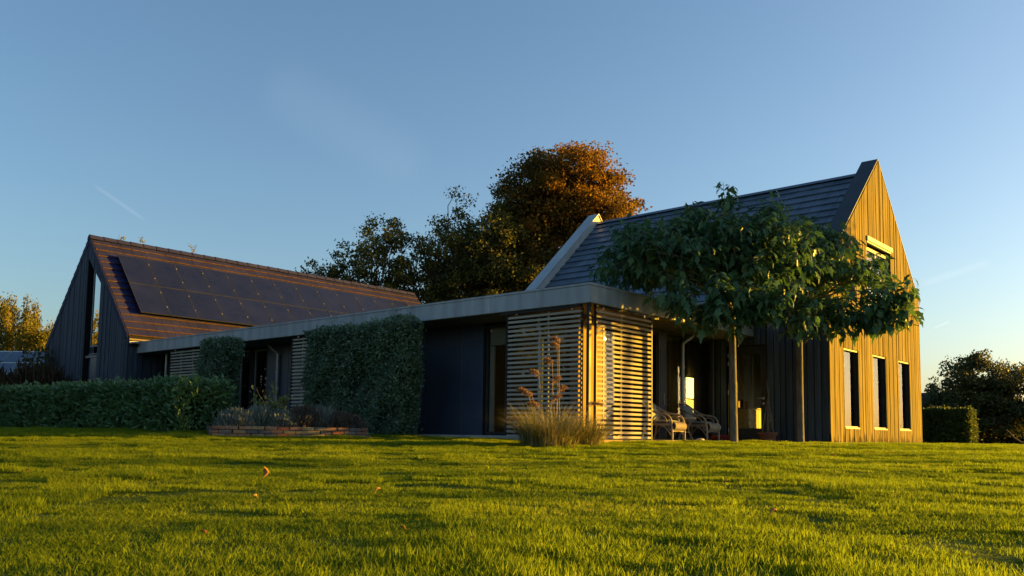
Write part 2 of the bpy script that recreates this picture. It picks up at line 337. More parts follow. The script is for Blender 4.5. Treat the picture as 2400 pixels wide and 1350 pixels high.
M['dead_leaf'] = surf('fallen_leaf', (.24, .10, .03), (.46, .24, .07), 18, .6, bump=.2, objvar=.35)
M['brown_grass'] = leafmat('brown_grass', [(0, (.05, .035, .02)), (1, (.13, .095, .055))], .2, .8, .1, 2, .3)
M['grass'] = leafmat('lawn_blades', [(0, (.095, .15, .009)), (.45, (.165, .225, .011)), (.8, (.215, .27, .014)), (.93, (.26, .28, .025)), (1, (.36, .30, .08))], .70, .6, .12, .55, .35)
# ground under the blades
m, nt, N, L, B = nmat('lawn_soil'); g = N.new('ShaderNodeNewGeometry')
n1 = N.new('ShaderNodeTexNoise'); n1.inputs['Scale'].default_value = 9; n1.inputs['Detail'].default_value = 8; L.new(g.outputs['Position'], n1.inputs['Vector'])
n2 = N.new('ShaderNodeTexNoise'); n2.inputs['Scale'].default_value = .35; n2.inputs['Detail'].default_value = 4; L.new(g.outputs['Position'], n2.inputs['Vector'])
ra = ramp(N, [(.25, (.045, .075, .006)), (.55, (.085, .13, .008)), (.8, (.12, .17, .010))]); ad = N.new('ShaderNodeMix'); ad.inputs[0].default_value = .45
L.new(n1.outputs['Fac'], ad.inputs[2]); L.new(n2.outputs['Fac'], ad.inputs[3]); L.new(ad.outputs[0], ra.inputs[0]); L.new(ra.outputs[0], B.inputs['Base Color'])
B.inputs['Roughness'].default_value = .95; B.inputs['Specular IOR Level'].default_value = .1
n3 = N.new('ShaderNodeTexNoise'); n3.inputs['Scale'].default_value = 60; L.new(g.outputs['Position'], n3.inputs['Vector'])
bu = N.new('ShaderNodeBump'); bu.inputs['Strength'].default_value = 1.0; bu.inputs['Distance'].default_value = .05; L.new(n3.outputs['Fac'], bu.inputs['Height']); L.new(bu.outputs[0], B.inputs['Normal'])
M['ground'] = m

# ------------------------------------------------------------------ ground
ds = np.concatenate([np.arange(-12, 30, .6), np.arange(30, 90, 3), [100, 130, 180, 260, 400, 700, 1200]])
rs = np.concatenate([[-1200, -600, -300, -150, -90], np.arange(-60, -20, 3), np.arange(-20, 30, .8), np.arange(30, 80, 3), [100, 150, 300, 600, 1200]])
D, R_ = np.meshgrid(ds, rs, indexing='ij')
und = .012*np.sin(D*2.1+R_*.7)*np.sin(R_*1.7+.3*D)*(D < 30)
Z = gz(D, R_)+und
V = np.stack([D*DV[0]+R_*RV[0], D*DV[1]+R_*RV[1], Z], -1).reshape(-1, 3)
nr = len(rs); i, j = np.meshgrid(np.arange(len(ds)-1), np.arange(nr-1), indexing='ij'); a = (i*nr+j).ravel()
ground = link('lawn', npmesh('lawn', V, [np.stack([a, a+1, a+nr+1, a+nr], -1)[:, ::-1]], M['ground'], True))
tag(ground, 'green lawn rising gently to the house', None, None, 'structure')

# ------------------------------------------------------------------ wall building blocks
def columns(us, top, openings, zb):
    """vertical strips [u0,u1] split round openings -> list of (u0,u1,z00,z01,z10,z11)"""
    br = sorted(set(round(u, 4) for u in us)); out = []
    for a, b in zip(br[:-1], br[1:]):
        if b-a < .004: continue
        mid = (a+b)/2; hit = [o for o in openings if o[0] < mid < o[1]]; hit.sort(key=lambda o: o[2]); lo = (zb, zb)
        for o in hit:
            if o[2]-lo[0] > .01: out.append((a, b, lo[0], lo[1], o[2], o[2]))
            z1 = o[3]
            lo = (z1(a), z1(b)) if callable(z1) else (z1, z1)
        ta, tb = top(a), top(b)
        if max(ta-lo[0], tb-lo[1]) > .02: out.append((a, b, lo[0], lo[1], max(ta, lo[0]+.001), max(tb, lo[1]+.001)))
    return out
def col_poly(c, axis, plane):
    a, b, z0a, z0b, z1a, z1b = c
    if axis == 'x': return [(a, plane, z0a), (b, plane, z0b), (b, plane, z1b), (a, plane, z1a)]
    return [(plane, a, z0a), (plane, b, z0b), (plane, b, z1b), (plane, a, z1a)]
def core_wall(parent, name, axis, plane, thick, us, top, openings, zb, mat):
    m_ = MB()
    for c in columns(list(us)+[o[0] for o in openings]+[o[1] for o in openings], top, openings, zb):
        m_.prism(col_poly(c, axis, plane), (0, thick, 0) if axis == 'x' else (thick, 0, 0))
    return m_.build(name, mat, parent)
def board_wall(parent, wall, axis, plane, u0, u1, w, top, openings, zb, mat, seed, extra=(), proud=.022):
    """separate vertical boards standing proud of the wall at 'plane', towards negative axis"""
    rr = random.Random(seed); us = [u0]; 
    while us[-1] < u1-w*.6: us.append(us[-1]+w*rr.uniform(.86, 1.14))
    us[-1] = u1; us = sorted(us+[o[0] for o in openings if u0 < o[0] < u1]+[o[1] for o in openings if u0 < o[1] < u1]+list(extra))
    keep = [us[0]]
    for u in us[1:]:
        if u-keep[-1] > .03 or u in [o[0] for o in openings]+[o[1] for o in openings]: keep.append(u)
    for c in columns(keep, top, openings, zb):
        t = proud+rr.choice((0, .003, .006, .012)); g_ = .010
        c2 = (c[0]+g_, c[1]-g_)+tuple(c[2:])
        if c2[1]-c2[0] < .01: continue
        poly = col_poly(c2, axis, plane-.001)
        mb = MB().prism(poly, (0, -t, 0) if axis == 'x' else (-t, 0, 0))
        mb.build('board', mat, wall)
def window(parent, axis, plane, u0, u1, z0, z1, fw_=.06, depth=.06, fmat='frame', gmat='glass', mull=(), trans=(), sill=None, name='window'):
    """frame with pane; plane = outer face of the frame; grows towards positive axis"""
    m_ = MB()
    def bx(a, b, c, d, e=0, f=depth):
        if axis == 'x': m_.box(a, b, plane+e, plane+f, c, d)
        else: m_.box(plane+e, plane+f, a, b, c, d)
    bx(u0, u0+fw_, z0, z1); bx(u1-fw_, u1, z0, z1); bx(u0+fw_, u1-fw_, z0, z0+fw_); bx(u0+fw_, u1-fw_, z1-fw_, z1)
    for u in mull: bx(u-fw_*.5, u+fw_*.5, z0+fw_, z1-fw_, .002, depth-.002)
    for z in trans: bx(u0+fw_, u1-fw_, z-fw_*.5, z+fw_*.5, .004, depth-.004)
    f = m_.build(name, M[fmat], parent)
    p = MB()
    if axis == 'x': p.box(u0+fw_-.01, u1-fw_+.01, plane+depth*.45, plane+depth*.45+.012, z0+fw_-.01, z1-fw_+.01)
    else: p.box(plane+depth*.45, plane+depth*.45+.012, u0+fw_-.01, u1-fw_+.01, z0+fw_-.01, z1-fw_+.01)
    p.build('pane', M[gmat], f)
    return f

# ------------------------------------------------------------------ tiled roof (pieces share one mesh)
def tile_mesh(name, w, l, t, mat, edge=None):
    m_ = MB(); x0, x1 = .0006, w-.0006; s = .004   # local: x across, y up the slope, z out of the slope
    m_.add([(x0, 0, 0), (x1, 0, 0), (x1, l, 0), (x0, l, 0), (x0+s, .004, t), (x1-s, .004, t), (x1-s, l, t*.35), (x0+s, l, t*.35), (x0, 0, t*.62), (x1, 0, t*.62), (x1, l, t*.2), (x0, l, t*.2)],
           [(0, 3, 2, 1), (4, 5, 6, 7), (0, 1, 9, 8), (8, 9, 5, 4), (1, 2, 10, 9), (9, 10, 6, 5), (2, 3, 11, 10), (10, 11, 7, 6), (3, 0, 8, 11), (11, 8, 4, 7)])
    me = m_.mesh(name, mat)
    if edge:
        me.materials.append(edge)
        for k in (2, 3): me.polygons[k].material_index = 1
    return me
def tile_roof(roof, tmesh, origin, ex, ey, ncol, nrow, w, gauge, order, limit=300, jit=.004):
    """origin = lower left corner; ex along the eave, ey up the slope"""
    ex = np.array(ex, float); ey = np.array(ey, float); ez = np.cross(ex, ey)
    if ez[2] < 0: ez = -ez
    fl = np.cross(ex, ey)[2] < 0
    cells = sorted(((order(i, j), i, j) for i in range(ncol) for j in range(nrow)))
    rest_v = []; rest_f = []; rest_m = []; pmi = [p.material_index for p in tmesh.polygons]; co = np.zeros(len(tmesh.vertices)*3); tmesh.vertices.foreach_get('co', co); co = co.reshape(-1, 3)
    polys = [tuple(p.vertices) for p in tmesh.polygons]; org = ORG[roof.name]
    for k, (_, i, j) in enumerate(cells):
        off = (w*.5 if j % 2 else 0)
        p = np.array(origin)+ex*(i*w+off*0)+ey*(j*gauge)+ez*(.018+random.uniform(-jit, jit))
        tilt = -.055+random.uniform(-.006, .006); yy = math.cos(tilt)*ey+math.sin(tilt)*ez; zz = math.cos(tilt)*ez-math.sin(tilt)*ey
        xx = ex if not fl else ex
        Rm = np.stack([xx, yy, zz], 1)
        if k < limit:
            o = bpy.data.objects.new('tile', tmesh); COL.objects.link(o); o.parent = roof
            mm = Matrix.Identity(4)
            for a_ in range(3):
                for b_ in range(3): mm[a_][b_] = Rm[a_, b_]
                mm[a_][3] = (p-org)[a_]
            o.matrix_basis = mm; ORG[o.name] = org
        else:
            b = len(rest_v)*len(co); rest_v.append(co@Rm.T+p-org); rest_f += [tuple(q+b for q in f) for f in polys]; rest_m += pmi
    if rest_v:
        me = bpy.data.meshes.new('tiles_beyond'); me.from_pydata(np.concatenate(rest_v).tolist(), [], rest_f); me.update()
        for mt_ in tmesh.materials: me.materials.append(mt_)
        me.polygons.foreach_set('material_index', rest_m)
        o = bpy.data.objects.new('tile_courses', me); COL.objects.link(o); o.parent = roof; o['kind'] = 'stuff'; ORG[o.name] = org
# ================================================================== RIGHT HOUSE
XR, X2, YR, Y2, XA, ZA, ZE = 18.79, 25.5, 7.2, 16.45, 22.33, 7.36, 4.09
def gtop(x): return ZA-(XA-x)*(ZA-ZE)/(XA-XR) if x < XA else ZA-(x-XA)*(ZA-ZE)/(X2-XA)
house = empty('gabled_house', (22, 11.5, 0), 'tall gabled timber house, sunlit gable of vertical boards, grey tiled roof with parapets', 'house')
WIN = [(19.67, 20.63, .36, 2.23), (21.61, 22.6, .36, 2.23), (23.58, 24.55, .36, 2.23)]
UPW = (21.3, 23.15, 3.05, 5.05)
OPEN = WIN+[UPW]
def gtop_in(x): return gtop(x)-.05
lit_wall = core_wall(house, 'gable_wall', 'x', YR, .24, [XR, XA, X2], gtop_in, OPEN, .0, M['core'])
board_wall(house, lit_wall, 'x', YR, XR-.02, X2+.02, .150, gtop_in, OPEN, .05, M['board'], 3, (XA,))
for (a, b, c, d) in WIN:      # dark reveal boards lining each opening
    w_ = window(house, 'x', YR+.05, a, b, c, d, .05, .07, 'frame', 'glass_sun')
    MB().box(a+.013, b-.013, YR-.03, YR+.048, c+.002, c+.035).box(a+.013, b-.013, YR+.01, YR+.047, c+.036, c+.062).build('sill', M['frame_pale'], w_)
    MB().box(a+.013, b-.013, YR+.0, YR+.046, d-.04, d-.005).build('lintel_board', M['frame_pale'], w_)
    MB().box(a+.002, a+.012, YR-.02, YR+.048, c, d).build('reveal', M['frame'], w_); MB().box(b-.012, b-.002, YR-.02, YR+.048, c, d).build('reveal', M['frame'], w_)
    MB().box(a+.08, b-.08, YR+.235, YR+.245, 1.85, d-.08).build('blind', M['blind'], w_)
a, b, c, d = UPW
w_ = window(house, 'x', YR+.06, a, b, c, d-.1, .08, .07, 'frame_pale', 'glass_sun', mull=((a+b)/2,))
MB().box(a-.015, b+.03, YR-.075, YR+.03, d, d+.115).box(a+.0, b-.02, YR-.05, YR+.02, d-.045, d-.003).build('shade_box', M['frame_pale'], w_)
MB().box(b-.014, b-.002, YR-.03, YR+.058, c, d-.06).build('reveal', M['frame'], w_); MB().box(a+.002, a+.014, YR-.03, YR+.058, c, d-.06).build('reveal', M['frame'], w_)
MB().box(a+.06, b-.06, YR+.25, YR+.26, c+.06, d-.2).build('curtain', M['curtain'], w_)
MB().box(a-.01, b+.01, YR-.05, YR+.05, c-.04, c-.002).build('sill', M['frame_pale'], w_)
MB().box(XR+.05, X2-.05, YR-.012, YR+.2, -.2, .046).build('plinth', M['concrete'], house)
# side wall with the kitchen door
DOOR = (8.66, 9.68, .06, 2.32)
side = core_wall(house, 'side_wall', 'y', XR, .22, [YR+.245, Y2-.25], lambda u: 3.72, [DOOR], .0, M['core'])
board_wall(house, side, 'y', XR, YR+.0, 9.97, .152, lambda u: 3.72, [DOOR], .03, M['board_shade'], 5)
door = MB().box(XR+.04, XR+.10, DOOR[0]+.02, 8.83, .07, 2.30).box(XR+.04, XR+.10, 9.46, DOOR[1]-.02, .07, 2.30).box(XR+.04, XR+.10, 8.83, 9.46, .07, .34).box(XR+.04, XR+.10, 8.83, 9.46, 2.10, 2.30).build('door', M['frame'], house)
MB().box(XR+.065, XR+.075, 8.825, 9.465, .335, 2.105).build('pane', M['glass'], door)
MB().tube([(XR+.04, 8.76, 1.05), (XR-.03, 8.76, 1.05), (XR-.035, 8.78, 1.05), (XR-.035, 8.89, 1.05)], .011, 8).lathe((XR+.035, 8.76, 1.05), [(.004, 0)], 3).box(XR+.030, XR+.042, 8.735, 8.785, .90, .95).box(XR+.030, XR+.042, 8.735, 8.785, 1.02, 1.08).build('handle', M['steel'], door, True)
for z in (.25, 1.15, 1.85, 2.05):
    MB().tube([(XR+.02, DOOR[1]-.03, z), (XR+.02, DOOR[1]-.03, z+.1)], .012, 8).build('hinge', M['steel'], door, True)
# rear and far walls, inside of the house
core_wall(house, 'rear_wall', 'y', X2-.22, .22, [YR+.245, Y2-.25], lambda u: 3.72, [], .0, M['core'])
core_wall(house, 'far_gable_wall', 'x', Y2-.24, .24, [XR, XA, X2], gtop_in, [], .0, M['core'])
MB().box(XR+.01, X2-.23, YR+.245, Y2-.25, -.05, .05).build('inside_floor', M['floor_in'], house)
MB().box(XR+.225, X2-.225, YR+.245, Y2-.25, 2.62, 2.75).build('inside_ceiling', M['plaster'], house)
MB().box(XR+.225, X2-.225, 10.6, 10.7, .05, 2.61).build('inside_partition', M['plaster'], house)
# roof
SA = math.atan((ZA-ZE)/(XA-XR)); cs, sn = math.cos(SA), math.sin(SA)
def zr(x): return gtop(x)-.33
roof = MB().prism([(XR-.25, 7.575, zr(XR)-.25*math.tan(SA)), (XA, 7.575, zr(XA)), (XA, 7.575, zr(XA)-.14), (XR-.25, 7.575, zr(XR)-.25*math.tan(SA)-.14)], (0, Y2-.375-7.575, 0)) \
    .prism([(XA+.001, 7.575, zr(XA)), (X2+.2, 7.575, zr(X2)-.2), (X2+.2, 7.575, zr(X2)-.34), (XA+.001, 7.575, zr(XA)-.14)], (0, Y2-.375-7.575, 0)).build('roof', M['core'], house)
TW, TG = .333, .335
tm = tile_mesh('grey_tile', TW, TG+.035, .030, M['tile_grey'])
L_ = (XA-(XR-.27))/cs; nrow = int(L_/TG)+1; o0 = np.array([XA, Y2-.375, zr(XA)])-np.array([cs, 0, sn])*TG*nrow
ncol = 26; WT = (Y2-.375-7.575)/ncol
tm = tile_mesh('grey_tile', WT, TG+.035, .030, M['tile_grey'])
tile_roof(roof, tm, o0, (0, -1, 0), (cs, 0, sn), ncol, nrow, WT, TG, lambda i, j: (-(j > 3), -i+0*j, -j))
MB().prism([(XA-.14, 7.575, zr(XA)-.02), (XA, 7.575, zr(XA)+.085), (XA+.14, 7.575, zr(XA)-.02)], (0, Y2-.375-7.575, 0)).build('ridge_capping', M['tile_grey'], roof)
def parapet(y0, y1, capmat, sidemat, nm):
    p_ = MB()
    def zt(x): return gtop(x)
    for (xa, xb) in ((XR-.03, XA), (XA, X2+.03)):
        p_.prism([(xa, y0, zt(xa)-.42), (xb, y0, zt(xb)-.42), (xb, y0, zt(xb)-.0), (xa, y0, zt(xa)-.0)], (0, y1-y0, 0))
    o = p_.build(nm, M[sidemat], house)
    q_ = MB()
    for (xa, xb) in ((XR-.05, XA), (XA, X2+.05)):
        q_.prism([(xa, y0-.03, zt(xa)+.003), (xb, y0-.03, zt(xb)+.003), (xb, y0-.03, zt(xb)+.03), (xa, y0-.03, zt(xa)+.03)], (0, y1-y0+.045, 0))
    q_.build('capping', M[capmat], o)
parapet(YR+.002, YR+.375, 'dark_cap', 'dark_cap', 'near_parapet')
parapet(Y2-.37, Y2-.002, 'zinc', 'parapet_side', 'far_parapet')
MB().tube([(XR-.34, 7.6, 3.40), (XR-.34, Y2-.4, 3.40)], .06, 10).build('gutter', M['zinc'], house, True)

# ================================================================== FLAT ROOFED WING
XF, YF, XW, YT, YS = 12.21, 8.96, 13.2, 10.0, 26.85
wing = empty('flat_roofed_wing', (15, 17, 0), 'long low flat-roofed wing with pale zinc fascia and black panelled walls', 'building')
fl_roof = MB().box(XF+.02, XR-.03, YF+.02, YS-.03, 2.53, 2.85).build('flat_roof', M['soffit'], wing)
yy = YF; k = 0
while yy < YS-.1:                                     # fascia sheets along the front
    y1_ = min(yy+(1.35 if k else 2.45), YS-.03)
    MB().cbox(XF, XF+.018, yy+.002, y1_-.002, 2.515, 2.832, .003).build('fascia_sheet', M['fascia'], wing); yy = y1_; k += 1
xx = XF+.02
while xx < XR-.1:
    x1_ = min(xx+1.7, XR-.03)
    MB().cbox(xx+.002, x1_-.002, YF, YF+.018, 2.515, 2.832, .003).build('fascia_sheet', M['fascia'], wing); xx = x1_
MB().box(XF-.012, XF+.25, YF-.012, YS-.03, 2.836, 2.875).box(XF+.251, XR-.03, YF-.012, YF+.25, 2.836, 2.875).build('roof_edge_trim', M['fascia'], wing)
MB().box(XF+.25, XR-.03, YF+.25, YS-.03, 2.851, 2.858).build('roof_covering', M['dark_cap'], wing)
for k in range(13):                                   # soffit boards under the overhang
    ya = YF+.04+k*(YS-YF-.08)/13; yb = ya+(YS-YF-.08)/13-.006
    MB().box(XF+.03, XW-.0, ya, yb, 2.505, 2.526).build('soffit_board', M['soffit'], fl_roof)
for k in range(4):
    xa = XW+.006+k*(XR-XW-.04)/4; MB().box(xa, xa+(XR-XW-.04)/4-.006, YF+.04, YT, 2.505, 2.526).build('soffit_board', M['soffit'], fl_roof)
# front wall (faces the lawn on the left)
W_A = (11.86, 12.46, .12, 2.44); W_B = (21.78, 22.32, .10, 2.42); W_C = (20.9, 21.56, .10, 2.42); W_D = (23.0, 24.4, .10, 2.42); W_G = (10.08, 11.80, .12, 2.44)
fwall = core_wall(wing, 'front_wall', 'y', XW, .16, [YT+.18, YS], lambda u: 2.50, [W_A, W_B, W_C, W_D, W_G], .0, M['core'])
edges = [12.50, 13.15, 14.28, 15.4, 16.5, 17.6, 18.7, 19.8, 20.86]
for a, b in zip(edges[:-1], edges[1:]):
    MB().cbox(XW-.022, XW-.001, a+.006, b-.006, .10, 2.495, .003).build('wall_panel', M['black_panel'], fwall)
    MB().box(XW-.012, XW-.0015, b-.005, b+.005, .10, 2.49).build('joint_strip', M['frame_pale'], fwall)
for a, b in ((22.36, 22.96), (24.44, 25.6), (25.61, 26.8)):
    MB().cbox(XW-.022, XW-.001, a+.006, b-.006, .10, 2.495, .003).build('wall_panel', M['black_panel'], fwall)
w_ = window(wing, 'y', XW+.03, *W_A, .05, .07, 'frame')
MB().box(XW+.10, XW+.14, W_A[1]-.17, W_A[1]-.02, .14, 2.0).box(XW+.10, XW+.14, 11.88, W_A[1]-.02, 2.02, 2.40).build('blind', M['blind'], w_)
for w0 in (W_B, W_C):
    w_ = window(wing, 'y', XW+.03, *w0, .045, .07, 'frame_pale', 'glass_dark')
    MB().box(XW+.22, XW+.24, w0[0]+.05, w0[1]-.3, .14, 2.35).build('curtain', M['curtain'], w_)
window(wing, 'y', XW+.03, *W_D, .05, .07, 'frame', 'glass_dark')
window(wing, 'y', XW+.03, *W_G, .05, .07, 'frame', 'glass', mull=(10.95,))
# terrace wall (faces the sun), with glazed doors
T_OPEN = [(14.08, 16.22, .08, 2.44), (16.52, 18.70, .08, 2.44)]
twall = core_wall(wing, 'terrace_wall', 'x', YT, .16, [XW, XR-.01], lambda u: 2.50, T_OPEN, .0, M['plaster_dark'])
M['warm_panel'] = surf('warm_timber_panel', (.22, .145, .055), (.32, .215, .09), 2, .75, (4, 4, .4), .15, spec=.05)
MB().cbox(XW+.01, 14.02, YT-.03, YT-.002, .10, 2.49, .004).build('timber_wall_panel', M['warm_panel'], twall)
MB().box(14.03, 14.075, YT-.04, YT+.0, .08, 2.47).build('door_post', M['frame_pale'], twall)
g1 = window(wing, 'x', YT+.03, *T_OPEN[0], .055, .07, 'frame', 'glass_low', mull=(15.2,), name='glazed_door')
g2 = window(wing, 'x', YT+.03, *T_OPEN[1], .055, .07, 'frame', 'glass_dark', mull=(17.32,), name='glazed_door')
for x in (16.23, 16.50, 18.715): MB().box(x-.008, x+.008, YT-.014, YT-.001, .1, 2.48).build('edge_strip', M['frame_pale'], twall)
MB().box(16.26, 16.47, YT-.012, YT-.001, .1, 2.48).build('door_panel', M['black_panel'], twall)
MB().box(16.355, 16.375, YT-.05, YT-.016, .82, 1.08).build('door_pull', M['steel'], twall)
for k in range(9):                                     # folds of the dark curtain behind the right-hand doors
    xa = 18.16+k*.06; MB().tube([(xa, YT+.36, .1), (xa, YT+.36, 2.4)], .045+.008*(k % 3), 8).build('curtain_fold', M['curtain'], g2, True)
lw = MB().box(17.68, 17.72, YT+.17, YT+.22, .55, 1.56).box(18.08, 18.12, YT+.17, YT+.22, .55, 1.56).box(17.72, 18.08, YT+.17, YT+.22, 1.005, 1.035).box(17.72, 18.08, YT+.17, YT+.22, 1.525, 1.56).box(17.72, 18.08, YT+.17, YT+.22, .55, .58).build('lit_window', M['frame_wood'], wing)  # emissive panes stand in for the bright glow in the door glass
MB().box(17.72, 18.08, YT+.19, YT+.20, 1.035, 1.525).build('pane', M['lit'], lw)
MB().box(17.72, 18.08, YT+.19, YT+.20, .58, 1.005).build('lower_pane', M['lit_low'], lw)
# room inside the wing
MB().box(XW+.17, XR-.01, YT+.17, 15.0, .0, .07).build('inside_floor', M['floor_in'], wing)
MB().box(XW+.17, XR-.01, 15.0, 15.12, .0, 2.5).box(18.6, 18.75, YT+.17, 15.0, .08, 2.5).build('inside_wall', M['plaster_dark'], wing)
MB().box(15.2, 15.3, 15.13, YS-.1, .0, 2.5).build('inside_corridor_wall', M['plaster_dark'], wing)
def downpipe(pts, r=.042):
    p = MB().tube(catmull(pts, 5), r, 12).build('downpipe', M['pipe'], wing, True)
    for t in (.45, .8):
        z = pts[-1][2]+(2.1-pts[-1][2])*t; q = pts[-1]
        MB().tube([(q[0], q[1], z), (q[0], q[1], z+.05)], r+.008, 12).build('pipe_bracket', M['pipe'], p, True)
downpipe([(17.38, YT-.22, 2.52), (17.32, YT-.20, 2.42), (17.12, YT-.12, 2.28), (17.10, YT-.09, 2.15), (17.10, YT-.09, 1.2), (17.10, YT-.09, .06)])
downpipe([(XW-.3, 20.42, 2.52), (XW-.24, 20.40, 2.42), (XW-.10, 20.26, 2.25), (XW-.08, 20.24, 2.1), (XW-.08, 20.24, 1.1), (XW-.08, 20.24, .1)])
downpipe([(XW-.10, 10.88, 2.52), (XW-.10, 10.88, 2.4), (XW-.09, 10.86, 2.2), (XW-.09, 10.86, 2.0), (XW-.09, 10.86, 1.1), (XW-.09, 10.86, .1)])
downpipe([(12.75, 25.9, 2.52), (12.75, 25.9, 2.4), (12.75, 25.9, 2.2), (12.75, 25.9, 2.0), (12.75, 25.9, 1.1), (12.75, 25.9, .1)])
# corner posts under the fascia
MB().box(XF+.05, XF+.115, YF+.05, YF+.115, .05, 2.505).build('corner_post', M['slat_frame'], wing)
MB().box(XF+.17, XF+.20, YF+.17, YF+.20, .05, 2.505).build('corner_post', M['slat_frame'], wing)
MB().box(XF+.045, XF+.115, YF+.25, 11.2, 2.455, 2.503).box(XF+.25, 14.6, YF+.045, YF+.105, 2.455, 2.503).build('screen_track', M['slat_frame'], wing)

# ---------------- slatted screens
def screen(axis, plane, u0, u1, z0, z1, label, battens):
    o = (0, 0, 0); c = ((u0+u1)/2, plane, z0) if axis == 'x' else (plane, (u0+u1)/2, z0)
    s = empty('slatted_screen', c, label, 'screen', 'sliding timber slat screens')
    def bx(m_, a, b, zc, zd, e, f):
        return m_.box(a, b, plane+e, plane+f, zc, zd) if axis == 'x' else m_.box(plane+e, plane+f, a, b, zc, zd)
    n = 27; pitch = (z1-z0)/n
    me = MB(); w = u1-u0-.004
    if axis == 'x': me.cbox(0, w, 0, .022, 0, .045, .003)
    else: me.cbox(0, .022, 0, w, 0, .045, .003)
    me = me.mesh('slat', M['slat'])
    for k in range(n):
        z = z0+k*pitch+.02; loc = (u0+.002, plane+random.uniform(0, .002), z) if axis == 'x' else (plane+random.uniform(0, .002), u0+.002, z)
        ob = link('slat', me, s, loc); ob.rotation_euler = (0, random.uniform(-.0012, .0012), 0) if axis == 'x' else (random.uniform(-.0012, .0012), 0, 0)
    f = MB(); bx(f, u0-.028, u0-.001, z0-.01, z1+.02, -.006, .05); f.build('screen_stile', M['slat_frame'], s)
    f = MB(); bx(f, u1+.001, u1+.028, z0-.01, z1+.02, -.006, .05); f.build('screen_stile', M['slat_frame'], s)
    for u in battens: b = MB(); bx(b, u-.017, u+.017, z0+.01, z1, .026, .048); b.build('batten', M['slat'], s)
    for t in (.12, .88):
        u = u0+(u1-u0)*t; b = MB(); bx(b, u-.02, u+.02, z1+.005, z1+.055, .01, .03); b.build('hanger', M['steel'], s)
    return s
screen('x', YF+.03, 12.47, 14.30, .05, 2.43, 'sunlit slatted timber screen facing the terrace at the roof corner', (13.30,))
screen('y', XF+.07, 9.22, 11.0, .05, 2.43, 'shaded slatted screen behind the tall ornamental grass', (10.0,))
screen('y', XF+.07, 16.5, 18.3, .10, 2.46, 'slatted screen half hidden behind the broad clipped hedge block', (17.9,))
screen('y', XF+.07, 22.7, 24.68, .10, 2.46, 'slatted screen at the far left end of the low wing', (23.4, 24.1))

# ---------------- terrace and path
ter = MB().box(XF-.05, XR+.02, YF-.10, YT+.03, -.15, .030).build('terrace', M['concrete'])
tag(ter, 'paved terrace in front of the glazed doors', None, None, 'structure'); 
nx = 11; wx = (XR-.03-(XF-.05))/nx
for i_ in range(nx):
    for j_ in range(2):
        MB().cbox(XF-.05+i_*wx+.003, XF-.05+(i_+1)*wx-.003, YF-.095+j_*.56, YF-.095+(j_+1)*.56-.006, .0305, .050, .003).build('slab', M['deck'], ter)
MB().cbox(XF-.06, XR-.4, YF-.16, YF-.102, -.12, .046, .004).build('terrace_edging', M['edge_wood'], ter)
pa = MB().box(XF-.1, XW+.01, YT+.032, YS-.05, -.1, .095).build('path', M['concrete']); tag(pa, 'narrow paved strip along the black wall', None, None, 'structure')

# ================================================================== LEFT HOUSE
XG, XE, YC, ZC, YL = 11.95, 27.05, 30.27, 6.72, 33.7
ZEV = 3.02
SB = math.atan((ZC-ZEV)/(YC-YS)); cb, sb = math.cos(SB), math.sin(SB)
def ltop(y): return ZC-abs(y-YC)*(ZC-ZEV)/(YC-YS)-.06
barn = empty('gabled_barn_house', (19, 30, 0), 'dark boarded barn-like house with brown tiled roof covered in solar panels', 'house')
def slot_top(y): return 5.0+(y-29.15)*.90
SLOT = (29.15, 30.25, .35, slot_top)
gw = core_wall(barn, 'gable_wall', 'y', XG, .36, [YS, YC, YL], ltop, [SLOT], .0, M['core'])
board_wall(barn, gw, 'y', XG, YS, YL, .155, ltop, [SLOT], .05, M['board_shade'], 9, (YC,))
sw = core_wall(barn, 'side_wall', 'x', YS, .25, [XG+.365, XE], lambda u: 2.95, [], .0, M['core'])
board_wall(barn, sw, 'x', YS, XG, 13.1, .155, lambda u: 2.95, [], .05, M['board_shade'], 10)
core_wall(barn, 'rear_wall', 'x', YL-.25, .25, [XG+.365, XE], lambda u: 2.95, [], .0, M['core'])
core_wall(barn, 'far_gable_wall', 'y', XE-.3, .3, [YS, YC, YL], ltop, [], .0, M['core'])
slot = MB(); SX = XG+.05
for (ya, yb, za, zb_) in ((29.16, 29.20, 2.86, slot_top(29.16)-.02), (29.84, 29.89, 2.86, slot_top(29.84)-.02), (29.20, 29.84, 2.86, 2.92), (29.16, 30.24, .36, .43), (29.16, 29.20, .43, 2.5), (29.16, 30.24, 2.5, 2.58)):
    slot.box(SX, SX+.06, ya, yb, za, zb_)
slot.prism([(SX, 29.20, slot_top(29.20)-.08), (SX, 29.84, slot_top(29.84)-.08), (SX, 29.84, slot_top(29.84)-.02), (SX, 29.20, slot_top(29.20)-.02)], (.06, 0, 0))
sf = slot.build('slot_window', M['frame_pale'], barn)
MB().prism([(SX+.02, 29.19, 2.91), (SX+.02, 29.85, 2.91), (SX+.02, 29.85, slot_top(29.85)-.06), (SX+.02, 29.19, slot_top(29.19)-.06)], (.012, 0, 0)).build('pane', M['glass_mirror'], sf)
MB().prism([(SX+.12, 29.89, .43), (SX+.12, 30.245, .43), (SX+.12, 30.245, slot_top(30.245)-.01), (SX+.12, 29.89, slot_top(29.89)-.01)], (.03, 0, 0)).build('reveal_shade_panel', M['black_panel'], sf)  # dark panel stands in for the shaded depth of the left reveal
MB().box(SX+.025, SX+.04, 29.2, 29.89, .42, 2.51).build('lower_panel', M['black_panel'], sf)
MB().box(SX-.03, SX-.001, 29.17, 29.9, 2.60, 2.63).build('transom_ledge', M['frame_pale'], sf)
MB().box(SX-.03, SX-.001, 29.17, 29.9, 1.72, 1.75).build('transom_ledge', M['frame_pale'], sf)
